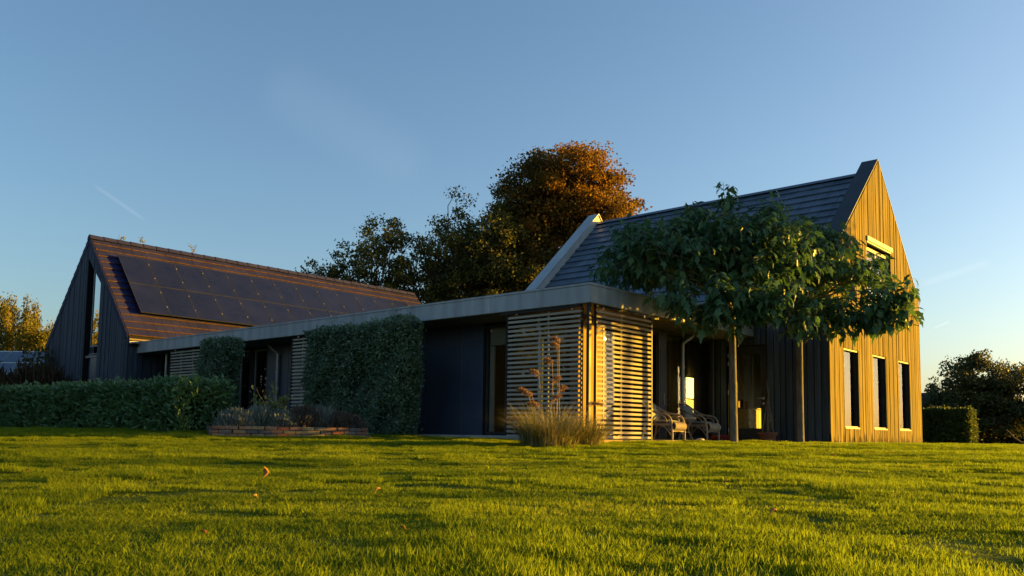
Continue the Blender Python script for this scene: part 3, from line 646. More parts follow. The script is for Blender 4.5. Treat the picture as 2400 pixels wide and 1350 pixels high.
MB().box(XG+.6, XG+.62, 28.6, 30.6, .4, 4.2).build('curtain', M['curtain'], sf)
def lz(y): return ZC-abs(y-YC)*(ZC-ZEV)/(YC-YS)
Yo = YS-.12
broof = MB().prism([(XG+.02, Yo, lz(Yo)-.03), (XG+.02, YC, ZC-.03), (XG+.02, YC, ZC-.2), (XG+.02, Yo, lz(Yo)-.17)], (XE-XG-.04, 0, 0)) \
    .prism([(XG+.02, YC+.001, ZC-.03), (XG+.02, 2*YC-Yo, lz(Yo)-.03), (XG+.02, 2*YC-Yo, lz(Yo)-.17), (XG+.02, YC+.001, ZC-.2)], (XE-XG-.04, 0, 0)).build('roof', M['core'], barn)
GB = .33; nrb = 15; ncb = 46; WB = (XE-XG-.02)/ncb
tb = tile_mesh('brown_tile', WB, GB+.035, .036, M['tile_brown'], M['tile_edge'])
eyv = np.array([0, cb, sb]); o0 = np.array([XG+.01, YC, ZC-.015])-eyv*GB*nrb
def border(i, j):
    s = (j+.5)*GB; hid = (i >= 2) and .75 < s < 3.75
    return (hid, i if not hid else 0, j)
tile_roof(broof, tb, o0, (1, 0, 0), (0, cb, sb), ncb, nrb, WB, GB, border)
vm = MB().add([(0, 0, -.16), (0, 0, .05), (0, GB+.03, .03), (0, GB+.03, -.14), (.035, 0, -.16), (.035, 0, .05), (.035, GB+.03, .03), (.035, GB+.03, -.14)], [(0, 1, 2, 3), (7, 6, 5, 4), (0, 4, 5, 1), (1, 5, 6, 2), (2, 6, 7, 3), (3, 7, 4, 0)]).mesh('verge_tile', M['tile_brown'])
for side_ in (1, -1):
    ey_ = np.array([0, cb*side_, sb]); base = np.array([XG-.042, YC, ZC-.01])-ey_*GB*nrb
    for j_ in range(nrb):
        o = link('verge_tile', vm, broof); p = base+ey_*GB*j_-ORG[barn.name]; tl = .05
        yv = ey_*math.cos(tl)+np.array([0, -sb*side_, cb])*-math.sin(tl); zv = np.cross([1, 0, 0], yv)*side_; xv = np.array([1.0, 0, 0])
        mm = Matrix.Identity(4)
        for a_ in range(3): mm[a_][0], mm[a_][1], mm[a_][2], mm[a_][3] = xv[a_], yv[a_], zv[a_], p[a_]
        o.matrix_basis = mm
rm = MB().add([(0, -.16, -.06), (0, -.09, .07), (0, 0, .105), (0, .09, .07), (0, .16, -.06), (.5, -.145, -.065), (.5, -.08, .055), (.5, 0, .09), (.5, .08, .055), (.5, .145, -.065)],
    [(0, 1, 6, 5)[::-1], (1, 2, 7, 6)[::-1], (2, 3, 8, 7)[::-1], (3, 4, 9, 8)[::-1], (0, 4, 3, 2, 1)[::-1], (5, 6, 7, 8, 9)[::-1]]).mesh('ridge_tile', M['tile_brown'])
x = XG-.04
while x < XE-.3: link('ridge_tile', rm, broof, (x, YC, ZC+.0+random.uniform(-.004, .004))); x += .47
gut = MB(); n_ = 8; prof = [(math.cos(math.pi+math.pi*k/n_)*.075, math.sin(math.pi+math.pi*k/n_)*.075) for k in range(n_+1)]
yg, zg = Yo-.085, lz(Yo)-.02
gut.add([(X_, yg+p[0], zg+p[1]) for X_ in (XG-.03, XE) for p in prof], [(k, k+1, n_+2+k, n_+1+k) for k in range(n_)]); gut.build('gutter', M['zinc'], barn)
MB().box(XG+.0, 14.2, YS-.06, YS-.03, 2.78, 2.97).build('eaves_board', M['frame_wood'], barn)
# solar panels: two rows of thirteen
ezv = np.array([0, -sb, cb]); PW, PL = 1.018, 1.49
pm = MB().cbox(0, PW-.02, 0, PL-.02, 0, .035, .003).mesh('solar_panel', M['panel_cell'])
fm = MB()
for (a, b, c, d) in ((-.001, PW-.019, -.001, .012), (-.001, PW-.019, PL-.032, PL-.019), (-.001, .012, .012, PL-.032), (PW-.032, PW-.019, .012, PL-.032)): fm.box(a, b, c, d, .004, .0375)
M['clamp'] = surf('panel_clamps', (.10, .09, .085), (.16, .15, .14), 4, .7, bump=0, spec=.1)
fm = fm.mesh('panel_frame', M['panel_frame']); cm = MB().cbox(-.02, .02, -.028, .028, .036, .046, .004).mesh('clamp', M['clamp'])
Rm = Matrix(((1, 0, 0, 0), (0, cb, -sb, 0), (0, sb, cb, 0), (0, 0, 0, 1)))
for row in range(2):
    for k in range(13):
        p = np.array([12.56+k*PW, YS+.06, ZEV+.06])+eyv*(.98+row*PL)+ezv*.17-ORG[barn.name]
        o = link('solar_panel', pm, broof); o.matrix_basis = Matrix.Translation(p)@Rm
        fo = bpy.data.objects.new('panel_frame', fm); COL.objects.link(fo); fo.parent = o
        for t in (.28, .78):
            co_ = bpy.data.objects.new('clamp', cm); COL.objects.link(co_); co_.parent = o; co_.location = (PW-.01, PL*t, 0)
# ================================================================== FOLIAGE TOOLS
def frames(n, dirs=None, spread=1.0, rng=RNG):
    """random orthonormal frames; first axis (leaf length) near dirs if given"""
    a = rng.normal(size=(n, 3))
    if dirs is not None: a = dirs + a*spread
    a /= np.linalg.norm(a, axis=1, keepdims=True)+1e-9
    b = rng.normal(size=(n, 3)); b -= (b*a).sum(1, keepdims=True)*a; b /= np.linalg.norm(b, axis=1, keepdims=True)+1e-9
    return a, b, np.cross(a, b)
LEAF4 = (np.array([[0, 0, 0], [.45, .5, .10], [1, 0, -.06], [.45, -.5, .10]]), np.array([[0, 2, 1], [0, 3, 2]]))
LOBE = (np.array([[0, 0, 0], [.16, .34, .03], [.40, .30, .05], [.52, .52, .0], [.66, .22, .02], [1.02, 0, -.22], [.66, -.22, .02], [.52, -.52, .0], [.40, -.30, .05], [.16, -.34, .03], [.45, 0, -.05], [.72, 0, -.08]]),
        np.array([[0, 10, 1], [1, 10, 2], [2, 10, 3], [3, 10, 4], [4, 10, 11], [4, 11, 5], [5, 11, 6], [6, 11, 10], [6, 10, 7], [7, 10, 8], [8, 10, 9], [9, 10, 0]])[:, ::-1])
def leaves(pos, a, b, c, size, width, shape=LEAF4, rng=RNG):
    n = len(pos); S, F = shape; k = len(S)
    size = np.broadcast_to(size, (n,))[:, None, None]; width = np.broadcast_to(width, (n,))[:, None, None]
    v = pos[:, None, :] + S[None, :, 0:1]*size*a[:, None, :] + S[None, :, 1:2]*width*b[:, None, :] + S[None, :, 2:3]*size*c[:, None, :]
    f = (F[None]+np.arange(n)[:, None, None]*k).reshape(-1, F.shape[1])
    rnd = np.repeat(rng.random(n), k)
    return v.reshape(-1, 3), f, rnd
def foliage(name, parent, mat, pos, size, aspect=.55, dirs=None, spread=1.0, shape=LEAF4, stuff=True, szvar=.35, rng=RNG):
    n = len(pos); a, b, c = frames(n, dirs, spread, rng); sz = size*(1+szvar*(rng.random(n)*2-1))
    v, f, r = leaves(pos-ORG[parent.name], a, b, c, sz, sz*aspect, shape, rng)
    o = link(name, npmesh(name, v, [f], mat, False, r), parent)
    if stuff: o['kind'] = 'stuff'
    return o
def limb_path(p0, p1, sag, n=6, wob=.08):
    p0 = np.array(p0, float); p1 = np.array(p1, float); L = np.linalg.norm(p1-p0); out = []
    for i in range(n):
        t = i/(n-1); p = p0*(1-t)+p1*t + np.array([0, 0, sag*L*math.sin(math.pi*t)])
        if 0 < i < n-1: p = p+RNG.normal(size=3)*wob*L*.3
        out.append(p)
    return out
def bg_tree(name, label, d, r, blobs, ncl, nleaf, sig, lsize, mat, bark, trunk_r, group, crown0, seed, cat='tree', dens=None, limbs=14, hang=0.0, aspect=.6, shell=.45):
    rng = np.random.default_rng(seed); base = dr(d, r); base[2] = float(gz(d, r))
    t = empty(name, tuple(base), label, cat, group); cls = []
    W = np.array([b[3]*b[4]*b[5] for b in blobs]); W = W**.8; W /= W.sum()
    for k in range(ncl):
        b = blobs[rng.choice(len(blobs), p=W)]; v = rng.normal(size=3); v /= np.linalg.norm(v); q = rng.random()**shell
        off = v*q*np.array([b[3], b[4], b[5]])
        lo = np.array([b[0]+off[0], b[1]+off[1], b[2]+off[2]])
        cls.append(np.array([*(base[:2]+lo[0]*RV+lo[1]*DV), base[2]+lo[2]]))
    cls = np.array(cls); cls = cls[cls[:, 2] > base[2]+.4]
    per = max(3, nleaf//len(cls)); idx = np.repeat(np.arange(len(cls)), per)
    sg = sig*(.6+.8*rng.random(len(cls)))[idx][:, None]
    off = np.clip(rng.normal(size=(len(idx), 3)), -1.55, 1.55)*sg*np.array([1, 1, .62 if not hang else .5])
    if hang: off[:, 2] -= rng.random(len(idx))**1.0*hang*(.5+rng.random(len(cls)))[idx]; off[:, :2] *= .45
    pos = cls[idx]+off; pos = pos[pos[:, 2] > base[2]+.1]
    foliage('crown', t, mat, pos, lsize, aspect, None if not hang else np.tile([0, 0, -1.0], (len(pos), 1)), 1.0 if not hang else .6, rng=rng)
    top = .78*max(b[2]+b[5]*.5 for b in blobs); p0 = base-np.array([0, 0, .3]); cx = np.array([*(base[:2]+crown0[0]*RV), base[2]+top])
    pts = [p0, p0*.6+cx*.4, cx*.85+p0*.15]; tr = MB().tube(catmull([p0, base*.65+cx*.35, base*.35+cx*.65, cx], 4), list(np.linspace(trunk_r, trunk_r*.25, 13)), 9)
    tr.build('trunk', bark, t, True)
    br = MB(); sel = rng.permutation(len(cls))[:limbs]
    for s_ in sel:
        c = cls[s_]; h = min(max((c[2]-base[2])*.55, crown0[1]*.7), top*.8); f_ = h/top
        st = base*(1-f_)+cx*f_
        br.tube(limb_path(st, c, .08, 6, .12), list(np.linspace(trunk_r*.38*(1-f_*.5), trunk_r*.07, 6)), 6, False)
    if limbs: br.build('limbs', bark, t, True)['kind'] = 'stuff'
    return t
# ------------------------------------------------------------------ trees behind the buildings
GT = 'trees standing behind the house'
bg_tree('chestnut_tree', 'large round-crowned tree with orange and rust autumn leaves behind the flat roof', 46, 2.75,
        [(.1, 0, 14.0, 2.6, 2.8, 2.7), (2.0, 0, 12.3, 2.5, 2.6, 3.0), (-1.6, 0, 13.0, 2.3, 2.6, 2.5), (-2.6, 0, 10.8, 2.4, 2.6, 2.8), (-3.0, 0, 7.8, 2.9, 3, 2.8), (0, 0, 10.2, 3.4, 3, 3.6), (2.4, 0, 9.0, 2.5, 3, 2.8), (0, 0, 5.6, 3.9, 3, 2.2), (4.4, 0, 9.0, .9, 1.0, .8)],
        950, 150000, .36, .165, M['chestnut'], M['bark_dark'], .42, GT, (.2, 4.0), 21, limbs=44, shell=.42)
bg_tree('dark_tree', 'dense brown-green tree filling the gap left of the orange tree', 44, -1.6,
        [(0, 0, 9.6, 1.9, 2.2, 2.2), (-1.7, 0, 8.0, 1.9, 2.2, 2.2), (1.4, 0, 8.6, 2.2, 2.2, 2.6), (-.4, 0, 5.4, 3.6, 2.2, 2.2), (1.2, 0, 11.0, 1.2, 1.4, 1.4)],
        330, 50000, .34, .16, M['airy'], M['bark_dark'], .25, GT, (0, 3.0), 22, limbs=24)
bg_tree('ash_tree', 'airy olive tree with dark seed clusters, tallest left of the orange tree', 43, -4.3,
        [(1.2, 0, 10.6, 1.2, 1.3, 1.5), (0, 0, 9.4, 1.3, 1.4, 1.5), (1.4, 0, 12.0, .55, .6, .8), (-.9, 0, 8.0, 1.2, 1.3, 1.3), (.8, 0, 7.4, 1.7, 1.6, 1.5), (-.3, 0, 5.6, 1.9, 1.5, 1.4)],
        150, 12000, .25, .15, M['airy'], M['bark_dark'], .2, GT, (.3, 3.0), 23, limbs=26)
bg_tree('ash_tree', 'loose open tree with sky showing through, furthest left behind the solar roof', 42, -7.1,
        [(.5, 0, 9.6, 1.5, 1.4, 1.5), (-.6, 0, 8.4, 1.6, 1.4, 1.5), (-2.1, 0, 7.6, 1.3, 1.3, 1.2), (-3.0, 0, 8.2, .8, .8, .7), (1.4, 0, 7.8, 1.2, 1.2, 1.5), (0, 0, 6.2, 2.2, 1.5, 1.3), (-2.2, 0, 6.0, 1.2, 1.1, .9)],
        190, 15000, .24, .145, M['airy'], M['bark_dark'], .2, GT, (.2, 3.0), 24, limbs=30)
bg_tree('low_shrub_tree', 'low yellow-green bushy tree just above the flat roof edge', 40, -4.2,
        [(0, 0, 4.6, 1.8, 1.4, 1.5), (2.2, 0, 4.4, 1.6, 1.4, 1.4), (-1.6, 0, 4.2, 1.4, 1.4, 1.2), (4.2, 0, 4.5, 1.6, 1.4, 1.6)], 130, 16000, .38, .16, M['birchleaf'] if False else M['airy'], M['bark_dark'], .14, GT, (0, 2.0), 25, limbs=8)
bg_tree('weeping_birch', 'golden weeping birch at the far left edge', 60, -35.6,
        [(0, 0, 8.2, 1.9, 1.8, 1.9), (-1.9, 0, 7.6, 1.6, 1.6, 2.2), (1.5, 0, 6.6, 1.5, 1.6, 1.8), (.4, 0, 4.2, 2.4, 1.8, 2.0), (-2.0, 0, 4.2, 1.8, 1.6, 2.0)],
        190, 46000, .42, .17, M['birchleaf'], M['birch'], .2, None, (0, 3), 26, hang=2.2, limbs=14, aspect=.5)
bg_tree('birch', 'smaller yellow-green birch beside the dark gable at far left', 57, -32.0,
        [(0, 0, 6.2, 1.1, 1.2, 1.5), (.9, 0, 4.6, 1.3, 1.3, 1.6), (-.9, 0, 4.4, 1.2, 1.3, 1.5)], 90, 13000, .35, .15, M['birchleaf'], M['birch'], .12, None, (0, 2), 27, hang=.8, limbs=8)
bg_tree('broad_tree', 'broad dark tree beyond the lawn on the right', 75, 41.0,
        [(0, 0, 4.9, 3.3, 3, 3.2), (-2.6, 0, 3.3, 2.0, 2.2, 2.4), (2.6, 0, 4.3, 2.6, 2.6, 3.0), (0, 0, 2.2, 4.4, 3, 2.2), (-3.4, 0, 2.0, 1.3, 1.6, 1.8)],
        300, 40000, .45, .26, M['darkbush'], M['bark_dark'], .35, 'trees beyond the lawn', (0, 1.5), 28, limbs=10, shell=.5)
bg_tree('broad_tree', 'dark tree cut off by the right edge of the picture', 72, 47.2,
        [(0, 0, 3.9, 3.2, 3, 2.9), (2.6, 0, 3.6, 2.6, 2.6, 2.8), (-1, 0, 2.0, 3.4, 3, 2.0), (5, 0, 4, 3, 3, 3)], 230, 28000, .45, .26, M['darkbush'], M['bark_dark'], .3, 'trees beyond the lawn', (0, 1.5), 29, limbs=8, shell=.5)
# poplars added unseen at right to shade the lawn; garden tree shades the crowns
def sun_pos(q, s): return q*np.array([.581, .814])+s*np.array([.814, -.581])
ORD = ('nearest the camera', 'second from the camera', 'third from the camera', 'fourth from the camera', 'fifth from the camera', 'sixth from the camera', 'farthest from the camera')
for k, (q, s_) in enumerate(((1.9, 29), (3.7, 33), (5.3, 30), (6.9, 34), (8.5, 30), (10.2, 33), (11.8, 30))):
    p = sun_pos(q, s_); d_, r_ = float(p@DV), float(p@RV); w_ = (.34, .26, .42, .36, .5, .34, .42)[k]
    bg_tree('poplar', 'slender poplar outside the right edge, '+ORD[k]+' in its row', d_, r_, [(0, 0, 3.4, w_, w_, 2.7), (.1, 0, 5.2, w_*.7, w_*.7, 1.6)], 46, (150, 150, 230, 210, 300, 230, 300)[k], .16, .2, M['airy'], M['bark'], .05, 'added poplars outside the right edge', (0, 1.0), 40+k, limbs=6)
p = sun_pos(15.1, 25.5); bg_tree('garden_tree', 'full garden tree outside the right edge, level with the house', float(p@DV), float(p@RV), [(0, 0, 7.1, 2.2, 2.2, 1.6), (1.1, .6, 7.1, 1.6, 1.6, 1.3), (-1.1, -.5, 7.1, 1.6, 1.6, 1.3)], 60, 9000, .42, .24, M['darkbush'], M['bark'], .10, 'trees outside the picture', (0, 3.0), 47, limbs=14)
for k, (d_, r_, lb) in enumerate(((13, -25, 'tree outside the left edge, mirrored in the corner window'), (9, -23.5, 'tree outside the left edge, closest to the camera'), (27, -29, 'tall golden tree outside the left edge, mirrored in the wing windows'), (20, -24, 'golden tree outside the left edge, nearer the camera'), (42.8, -56.8, 'golden tree outside the left edge, furthest back'))):
    bg_tree('garden_tree', lb, d_, r_, [(0, 0, 6.5, 3.2, 3, 3.2), (1.8, 0, 4.6, 2.6, 2.6, 2.6), (-1.8, 0, 4.4, 2.6, 2.6, 2.6), (0, 0, 2.4, 3.4, 3, 2.0)], 110, 6000, .5, .34, M['birchleaf'] if k in (1, 3, 4) else M['airy'], M['bark_dark'], .22, 'trees outside the left edge', (0, 1.6), 60+k, limbs=6, shell=.5)
# ------------------------------------------------------------------ the two roof-form trees by the terrace
def roof_tree(label, tx, ty, lean, blobs, nshoot, seed, trunk_h):
    rng = np.random.default_rng(seed); g0 = gxy(tx, ty); base = np.array([tx, ty, g0])
    t = empty('broad_leaf_tree', tuple(base), label, 'tree', 'roof-form trees by the terrace')
    top = np.array([tx+lean[0], ty+lean[1], trunk_h])
    tp = catmull([base-np.array([0, 0, .15]), base+np.array([0, 0, .12]), base*.6+top*.4+np.array([.015, .01, 0]), base*.25+top*.75, top], 6)
    rad = [.105, .098, .09, .084, .080, .077] + list(np.linspace(.074, .052, len(tp)-6))
    MB().tube(tp, rad, 16).build('trunk', M['bark'], t, True)
    W = np.array([b[3]*b[4]*b[5] for b in blobs])**.75; W /= W.sum(); shoots = []
    tries = 0
    while len(shoots) < nshoot and tries < 20000:
        tries += 1; b = blobs[rng.choice(len(blobs), p=W)]; v = rng.normal(size=3); v /= np.linalg.norm(v); q = .35+.65*rng.random()**.55
        o = v*q; p = np.array([*(base[:2]+(b[0]+o[0]*b[3])*RV+(b[1]+o[1]*b[4])*DV), b[2]+o[2]*b[5]])
        qq = p[0]*.581+p[1]*.814
        if p[0] > 11.9 and p[1] > 8.68 and p[2] < 3.15: continue
        if p[0] > 18.45 and p[1] > 6.85: continue
        if 14.2 < qq < 15.9 and p[2] < 3.2: continue
        if p[2] < 2.02: continue
        shoots.append((p, v))
    br = MB(); P = []; Dn = []; S = []; PT = []
    for (p, v) in shoots:
        out = (p-top)*np.array([1, 1, .25]); out /= np.linalg.norm(out)+1e-6
        sd = out*.75+np.array([0, 0, .55])+rng.normal(size=3)*.35; sd /= np.linalg.norm(sd); ln = rng.uniform(.22, .42)
        br.tube([p-sd*ln*.5, p+sd*ln*.5], [.007, .003], 4, False)
        m = rng.integers(9, 14)
        for i_ in range(m):
            t_ = i_/(m-1); an = i_*2.4+rng.uniform(-.5, .5); e1 = np.cross(sd, [0, 0, 1.0]); e1 /= np.linalg.norm(e1)+1e-6; e2 = np.cross(sd, e1)
            lat = e1*math.cos(an)+e2*math.sin(an); pd = lat*.85+sd*(.35*t_)+np.array([0, 0, -.15]); 
            pet = rng.uniform(.05, .10); lp = p+sd*ln*(t_-.5)+pd*pet
            dn = pd*.75+rng.normal(size=3)*.2+np.array([0, 0, -rng.uniform(-.05, .85)]); dn /= np.linalg.norm(dn)
            br.tube([p+sd*ln*(t_-.5), lp], [.0022, .0018], 3, False)
            P.append(lp); Dn.append(dn); S.append(rng.uniform(.17, .30)*(1-.25*t_)); PT.append(lat)
    sel = rng.permutation(len(shoots))[:90]
    lb = MB()
    for k, s_ in enumerate(sel):
        p = shoots[s_][0]; f_ = rng.uniform(.82, 1.0); st = base*(1-f_)+top*f_
        lb.tube(limb_path(st, p, .10, 6, .10), list(np.linspace(.030, .006, 6)), 6, False)
    lb.build('limbs', M['bark'], t, True)['kind'] = 'stuff'
    br.build('twigs', M['bark'], t)['kind'] = 'stuff'
    P = np.array(P); a = np.array(Dn); S = np.array(S); lat = np.array(PT)
    ok = ~((P[:, 0] > 12.08) & (P[:, 1] > 8.80) & (P[:, 2] < 3.0)) & ~((P[:, 0] > 18.6) & (P[:, 1] > 7.0)) & (P[:, 2] > 1.9)
    P, a, S, lat = P[ok], a[ok], S[ok], lat[ok]
    up_ = np.tile([0, 0, 1.0], (len(P), 1))+lat*.5+rng.normal(size=(len(P), 3))*.35
    c = up_-(up_*a).sum(1, keepdims=True)*a; c /= np.linalg.norm(c, axis=1, keepdims=True)+1e-9; b = np.cross(c, a)
    # the 300 nearest leaves are objects of their own, the rest one mass
    depth = P[:, 0]*DV[0]+P[:, 1]*DV[1]; order = np.argsort(depth-.25*np.abs(P[:, 2]-3.2)*0)
    near, far = order[:300], order[300:]
    v, f, r = leaves(P[far]-base, a[far], b[far], c[far], S[far], S[far]*.60, LOBE, rng)
    o = link('foliage', npmesh('foliage', v, [f], M['catalpa'], False, r), t); o['kind'] = 'stuff'
    variants = []
    for k in range(6):
        vv, ff, _ = leaves(np.zeros((1, 3)), np.array([[1., 0, 0]]), np.array([[0, 1., 0]]), np.array([[0, 0, 1.]]), 1.0, .50+.05*k, LOBE, rng)
        vv[:, 2] -= (.06+.04*k)*vv[:, 0]**2
        variants.append(npmesh('leaf', vv, [ff], M['catalpa'], False, np.full(len(vv), (k+.5)/6)))
    for k in near:
        o = bpy.data.objects.new('leaf', variants[rng.integers(0, 6)]); COL.objects.link(o); o.parent = t
        mm = Matrix.Identity(4); p = P[k]-base
        for q_ in range(3): mm[q_][0], mm[q_][1], mm[q_][2], mm[q_][3] = a[k][q_]*S[k], b[k][q_]*S[k], c[k][q_]*S[k], p[q_]
        o.matrix_basis = mm
    return t
roof_tree('broad-leaved tree whose bare trunk stands in front of the glazed kitchen door', 14.91, 7.54, (-.04, .0),
          [(-1.2, -.1, 3.45, 1.5, 1.2, .80), (.1, -.1, 3.6, 1.6, 1.25, .80), (.3, 0, 4.12, 1.0, .7, .42), (-.8, 0, 4.02, .8, .6, .36), (-.55, -1.2, 2.6, 1.5, .4, .42), (.6, -1.2, 2.5, .8, .35, .42), (-2.1, -.3, 3.0, .9, .7, .5), (-1.75, 0, 3.95, .45, .5, .35), (-.15, 0, 4.72, .16, .2, .24), (.8, 0, 4.62, .14, .2, .2), (-.75, 0, 4.5, .14, .2, .16), (-.6, -1.25, 2.35, .7, .3, .3)], 470, 51, 2.95)
roof_tree('broad-leaved tree whose trunk stands near the corner of the sunlit gable', 16.79, 7.03, (.03, .0),
          [(-.5, -.1, 3.7, 1.2, 1.2, .85), (.4, -.1, 3.45, 1.25, 1.2, .90), (-.1, 0, 4.1, .9, .7, .38), (.55, -.1, 3.95, .35, .45, .40), (.8, -1.65, 2.62, .75, .32, .45), (1.2, -1.65, 2.42, .42, .3, .28), (1.2, -1.7, 2.9, .33, .25, .22), (.3, -1.6, 2.45, .8, .3, .36), (-.6, -1.4, 2.45, .8, .3, .36), (.1, -.2, 4.5, .15, .2, .18), (-.1, 1.15, 3.25, .9, .4, .35)], 460, 52, 2.95)

# ------------------------------------------------------------------ hedges
def hedge(name, label, c, ax, hl, hw, z0, z1, mat, lsize, n, seed, aspect=.5, rough=.07, taper=0.0, group=None, shape=LEAF4):
    """clipped box hedge: c centre xy, ax unit direction of its length, hl half length, hw half width"""
    rng = np.random.default_rng(seed); ax = np.array(ax, float); ax /= np.linalg.norm(ax); nx_ = np.array([-ax[1], ax[0]])
    t = empty(name, (c[0], c[1], z0), label, 'hedge', group)
    areas = np.array([2*hl*(z1-z0), 2*hl*(z1-z0), 2*hw*(z1-z0), 2*hw*(z1-z0), 4*hl*hw]); k = rng.choice(5, n, p=areas/areas.sum())
    u = rng.uniform(-1, 1, n)*hl; w = rng.uniform(-1, 1, n)*hw; z = rng.uniform(0, 1, n); nrm = np.zeros((n, 3))
    for f_, (fx, s) in enumerate((('w', 1), ('w', -1), ('u', 1), ('u', -1), ('z', 1))):
        m_ = k == f_
        if fx == 'w': w[m_] = s*hw; nrm[m_, :2] = nx_*s
        elif fx == 'u': u[m_] = s*hl; nrm[m_, :2] = ax*s
        else: z[m_] = 1; nrm[m_, 2] = 1
    zz = z0+z*(z1-z0); sc = 1+taper*(z-1)
    bulge = .45*rough*(np.sin(u*1.3+seed*2)*np.sin(zz*1.9+seed)+np.sin(u*3.1+seed)+np.sin(zz*4.3+u*1.7)+.8*np.sin(u*7.3+zz*5.1))
    pos = np.stack([c[0]+ax[0]*u*sc+nx_[0]*w, c[1]+ax[1]*u*sc+nx_[1]*w, zz], -1)+nrm*(bulge-rng.random(n)**1.6*.16+.02)[:, None]
    stray = rng.random(n) < .035; pos[stray] += nrm[stray]*rng.random((stray.sum(), 1))**1.5*.17
    pos[:, 2] = np.maximum(pos[:, 2], z0+.02)
    dirs = nrm*.55+np.array([0, 0, .45])
    foliage('foliage', t, mat, pos, lsize, aspect, dirs, .75, shape, rng=rng)
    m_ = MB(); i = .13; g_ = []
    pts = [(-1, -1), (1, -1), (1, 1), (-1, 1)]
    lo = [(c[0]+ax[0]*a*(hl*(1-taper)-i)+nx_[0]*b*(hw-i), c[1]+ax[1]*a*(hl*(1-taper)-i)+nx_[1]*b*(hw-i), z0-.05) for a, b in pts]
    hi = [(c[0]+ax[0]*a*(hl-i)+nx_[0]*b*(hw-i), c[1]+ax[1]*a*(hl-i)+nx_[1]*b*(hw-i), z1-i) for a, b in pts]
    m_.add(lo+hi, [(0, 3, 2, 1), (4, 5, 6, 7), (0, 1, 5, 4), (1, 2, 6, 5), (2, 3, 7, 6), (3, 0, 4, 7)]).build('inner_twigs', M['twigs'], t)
    return t
hedge('laurel_hedge', 'long low laurel hedge with broad dark leaves on the left', (7.72, 20.6), (-.09, 1), 5.6, .55, .04, .98, M['laurel'], .125, 26000, 61, .42, .05)
hedge('clipped_hedge', 'broad tall clipped hedge block in front of the low wing', (11.70, 14.85), (0, 1), 1.74, .26, .07, 2.42, M['holly'], .075, 40000, 62, .5, .10, .05, 'clipped hedge blocks')
hedge('clipped_hedge', 'narrow clipped hedge block beside the low laurel hedge', (11.45, 20.3), (0, 1), .60, .26, .06, 2.46, M['holly'], .075, 16000, 63, .5, .10, .04, 'clipped hedge blocks')
p = dr(29.5, 15.2); hedge('beech_hedge', 'short square hedge right of the gabled house', (p[0], p[1]), (0, 1), .75, .42, -.06, 1.18, M['hedge_r'], .085, 13000, 64, .6, .05)
p = dr(80, 46.5); hedge('field_hedge', 'dark field hedge running under the broad trees on the right', (p[0], p[1]), RV, 10.5, 1.6, -.12, 2.9, M['darkbush'], .30, 16000, 65, .6, .25)
# shrubs behind the laurel hedge at far left
def mound(name, label, c, rad, h, mat, lsize, n, seed, cat='shrub', group=None, upright=.6, aspect=.3, spread=.5, part='foliage', flat=1.0):
    rng = np.random.default_rng(seed); t = empty(name, tuple(c), label, cat, group)
    v = rng.normal(size=(n, 3)); v[:, 2] = np.abs(v[:, 2]); v /= np.linalg.norm(v, axis=1, keepdims=True)
    lump = 1+.14*np.sin(v[:, 0]*7+seed)*np.sin(v[:, 1]*6+1.3*seed)+.1*np.sin(v[:, 2]*9+v[:, 0]*5)
    q = (.55+.45*rng.random(n)**.6)*lump
    pos = np.array(c)+v*q[:, None]*np.array([rad[0], rad[1], h]); 
    foliage(part, t, mat, pos, lsize, aspect, v*.6+np.array([0, 0, upright]), spread, rng=rng)
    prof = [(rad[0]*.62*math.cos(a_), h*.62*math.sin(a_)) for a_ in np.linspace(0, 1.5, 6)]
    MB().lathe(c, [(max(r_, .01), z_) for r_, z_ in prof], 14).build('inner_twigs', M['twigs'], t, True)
    return t
for k, (d_, r_, rr, hh, mt, lb) in enumerate(((31, -17.2, 1.5, 2.7, 'darkbush', 'dark leafy shrub in front of the neighbouring solar roof'), (30, -18.9, 1.4, 2.5, 'darkbush', 'dark shrub at the very left edge behind the hedge'), (27.5, -15.4, 1.5, 1.75, 'brown_grass', 'brown dry grass clump behind the laurel hedge'), (27, -17.0, 1.4, 1.65, 'brown_grass', 'brown dry grass clump nearer the left edge'))):
    c = dr(d_, r_, float(gz(d_, r_))); mound('shrub' if k < 2 else 'dry_grass_clump', lb, c, (rr, rr), hh, M[mt], .16 if k < 2 else .5, 4200 if k < 2 else 2600, 70+k, 'shrub' if k < 2 else 'grass clump', upright=.3 if k < 2 else 1.4, aspect=.6 if k < 2 else .05, spread=.9 if k < 2 else .35)
# ------------------------------------------------------------------ neighbouring low building with solar panels (far left)
c = dr(46, -28.2, -.1); nb = empty('neighbour_building', tuple(c), 'low neighbouring building with framed solar panels on its roof, far left', 'building')
def nbp(u, v, z): q = c[:2]+u*(RV*.995-DV*.10)+v*DV; return (q[0], q[1], z)
MB().prism([nbp(-7, 0, -.2), nbp(6, 0, -.2), nbp(6, 0, 2.4), nbp(-7, 0, 2.4)], np.array(nbp(0, 5, 0))-np.array(nbp(0, 0, 0))).build('wall', M['wall_far'], nb)
nroof = MB().prism([nbp(-7.3, -.4, 2.35), nbp(-7.3, 2.5, 4.45), nbp(-7.3, 5.4, 2.35), nbp(-7.3, 2.5, 4.25)], np.array(nbp(13.6, 0, 0))-np.array(nbp(0, 0, 0))).build('roof', M['tile_brown'], nb)
M['cell_blue'] = surf('blue_cells', (.03, .045, .08), (.05, .07, .12), 2, .2, bump=0, spec=.6)
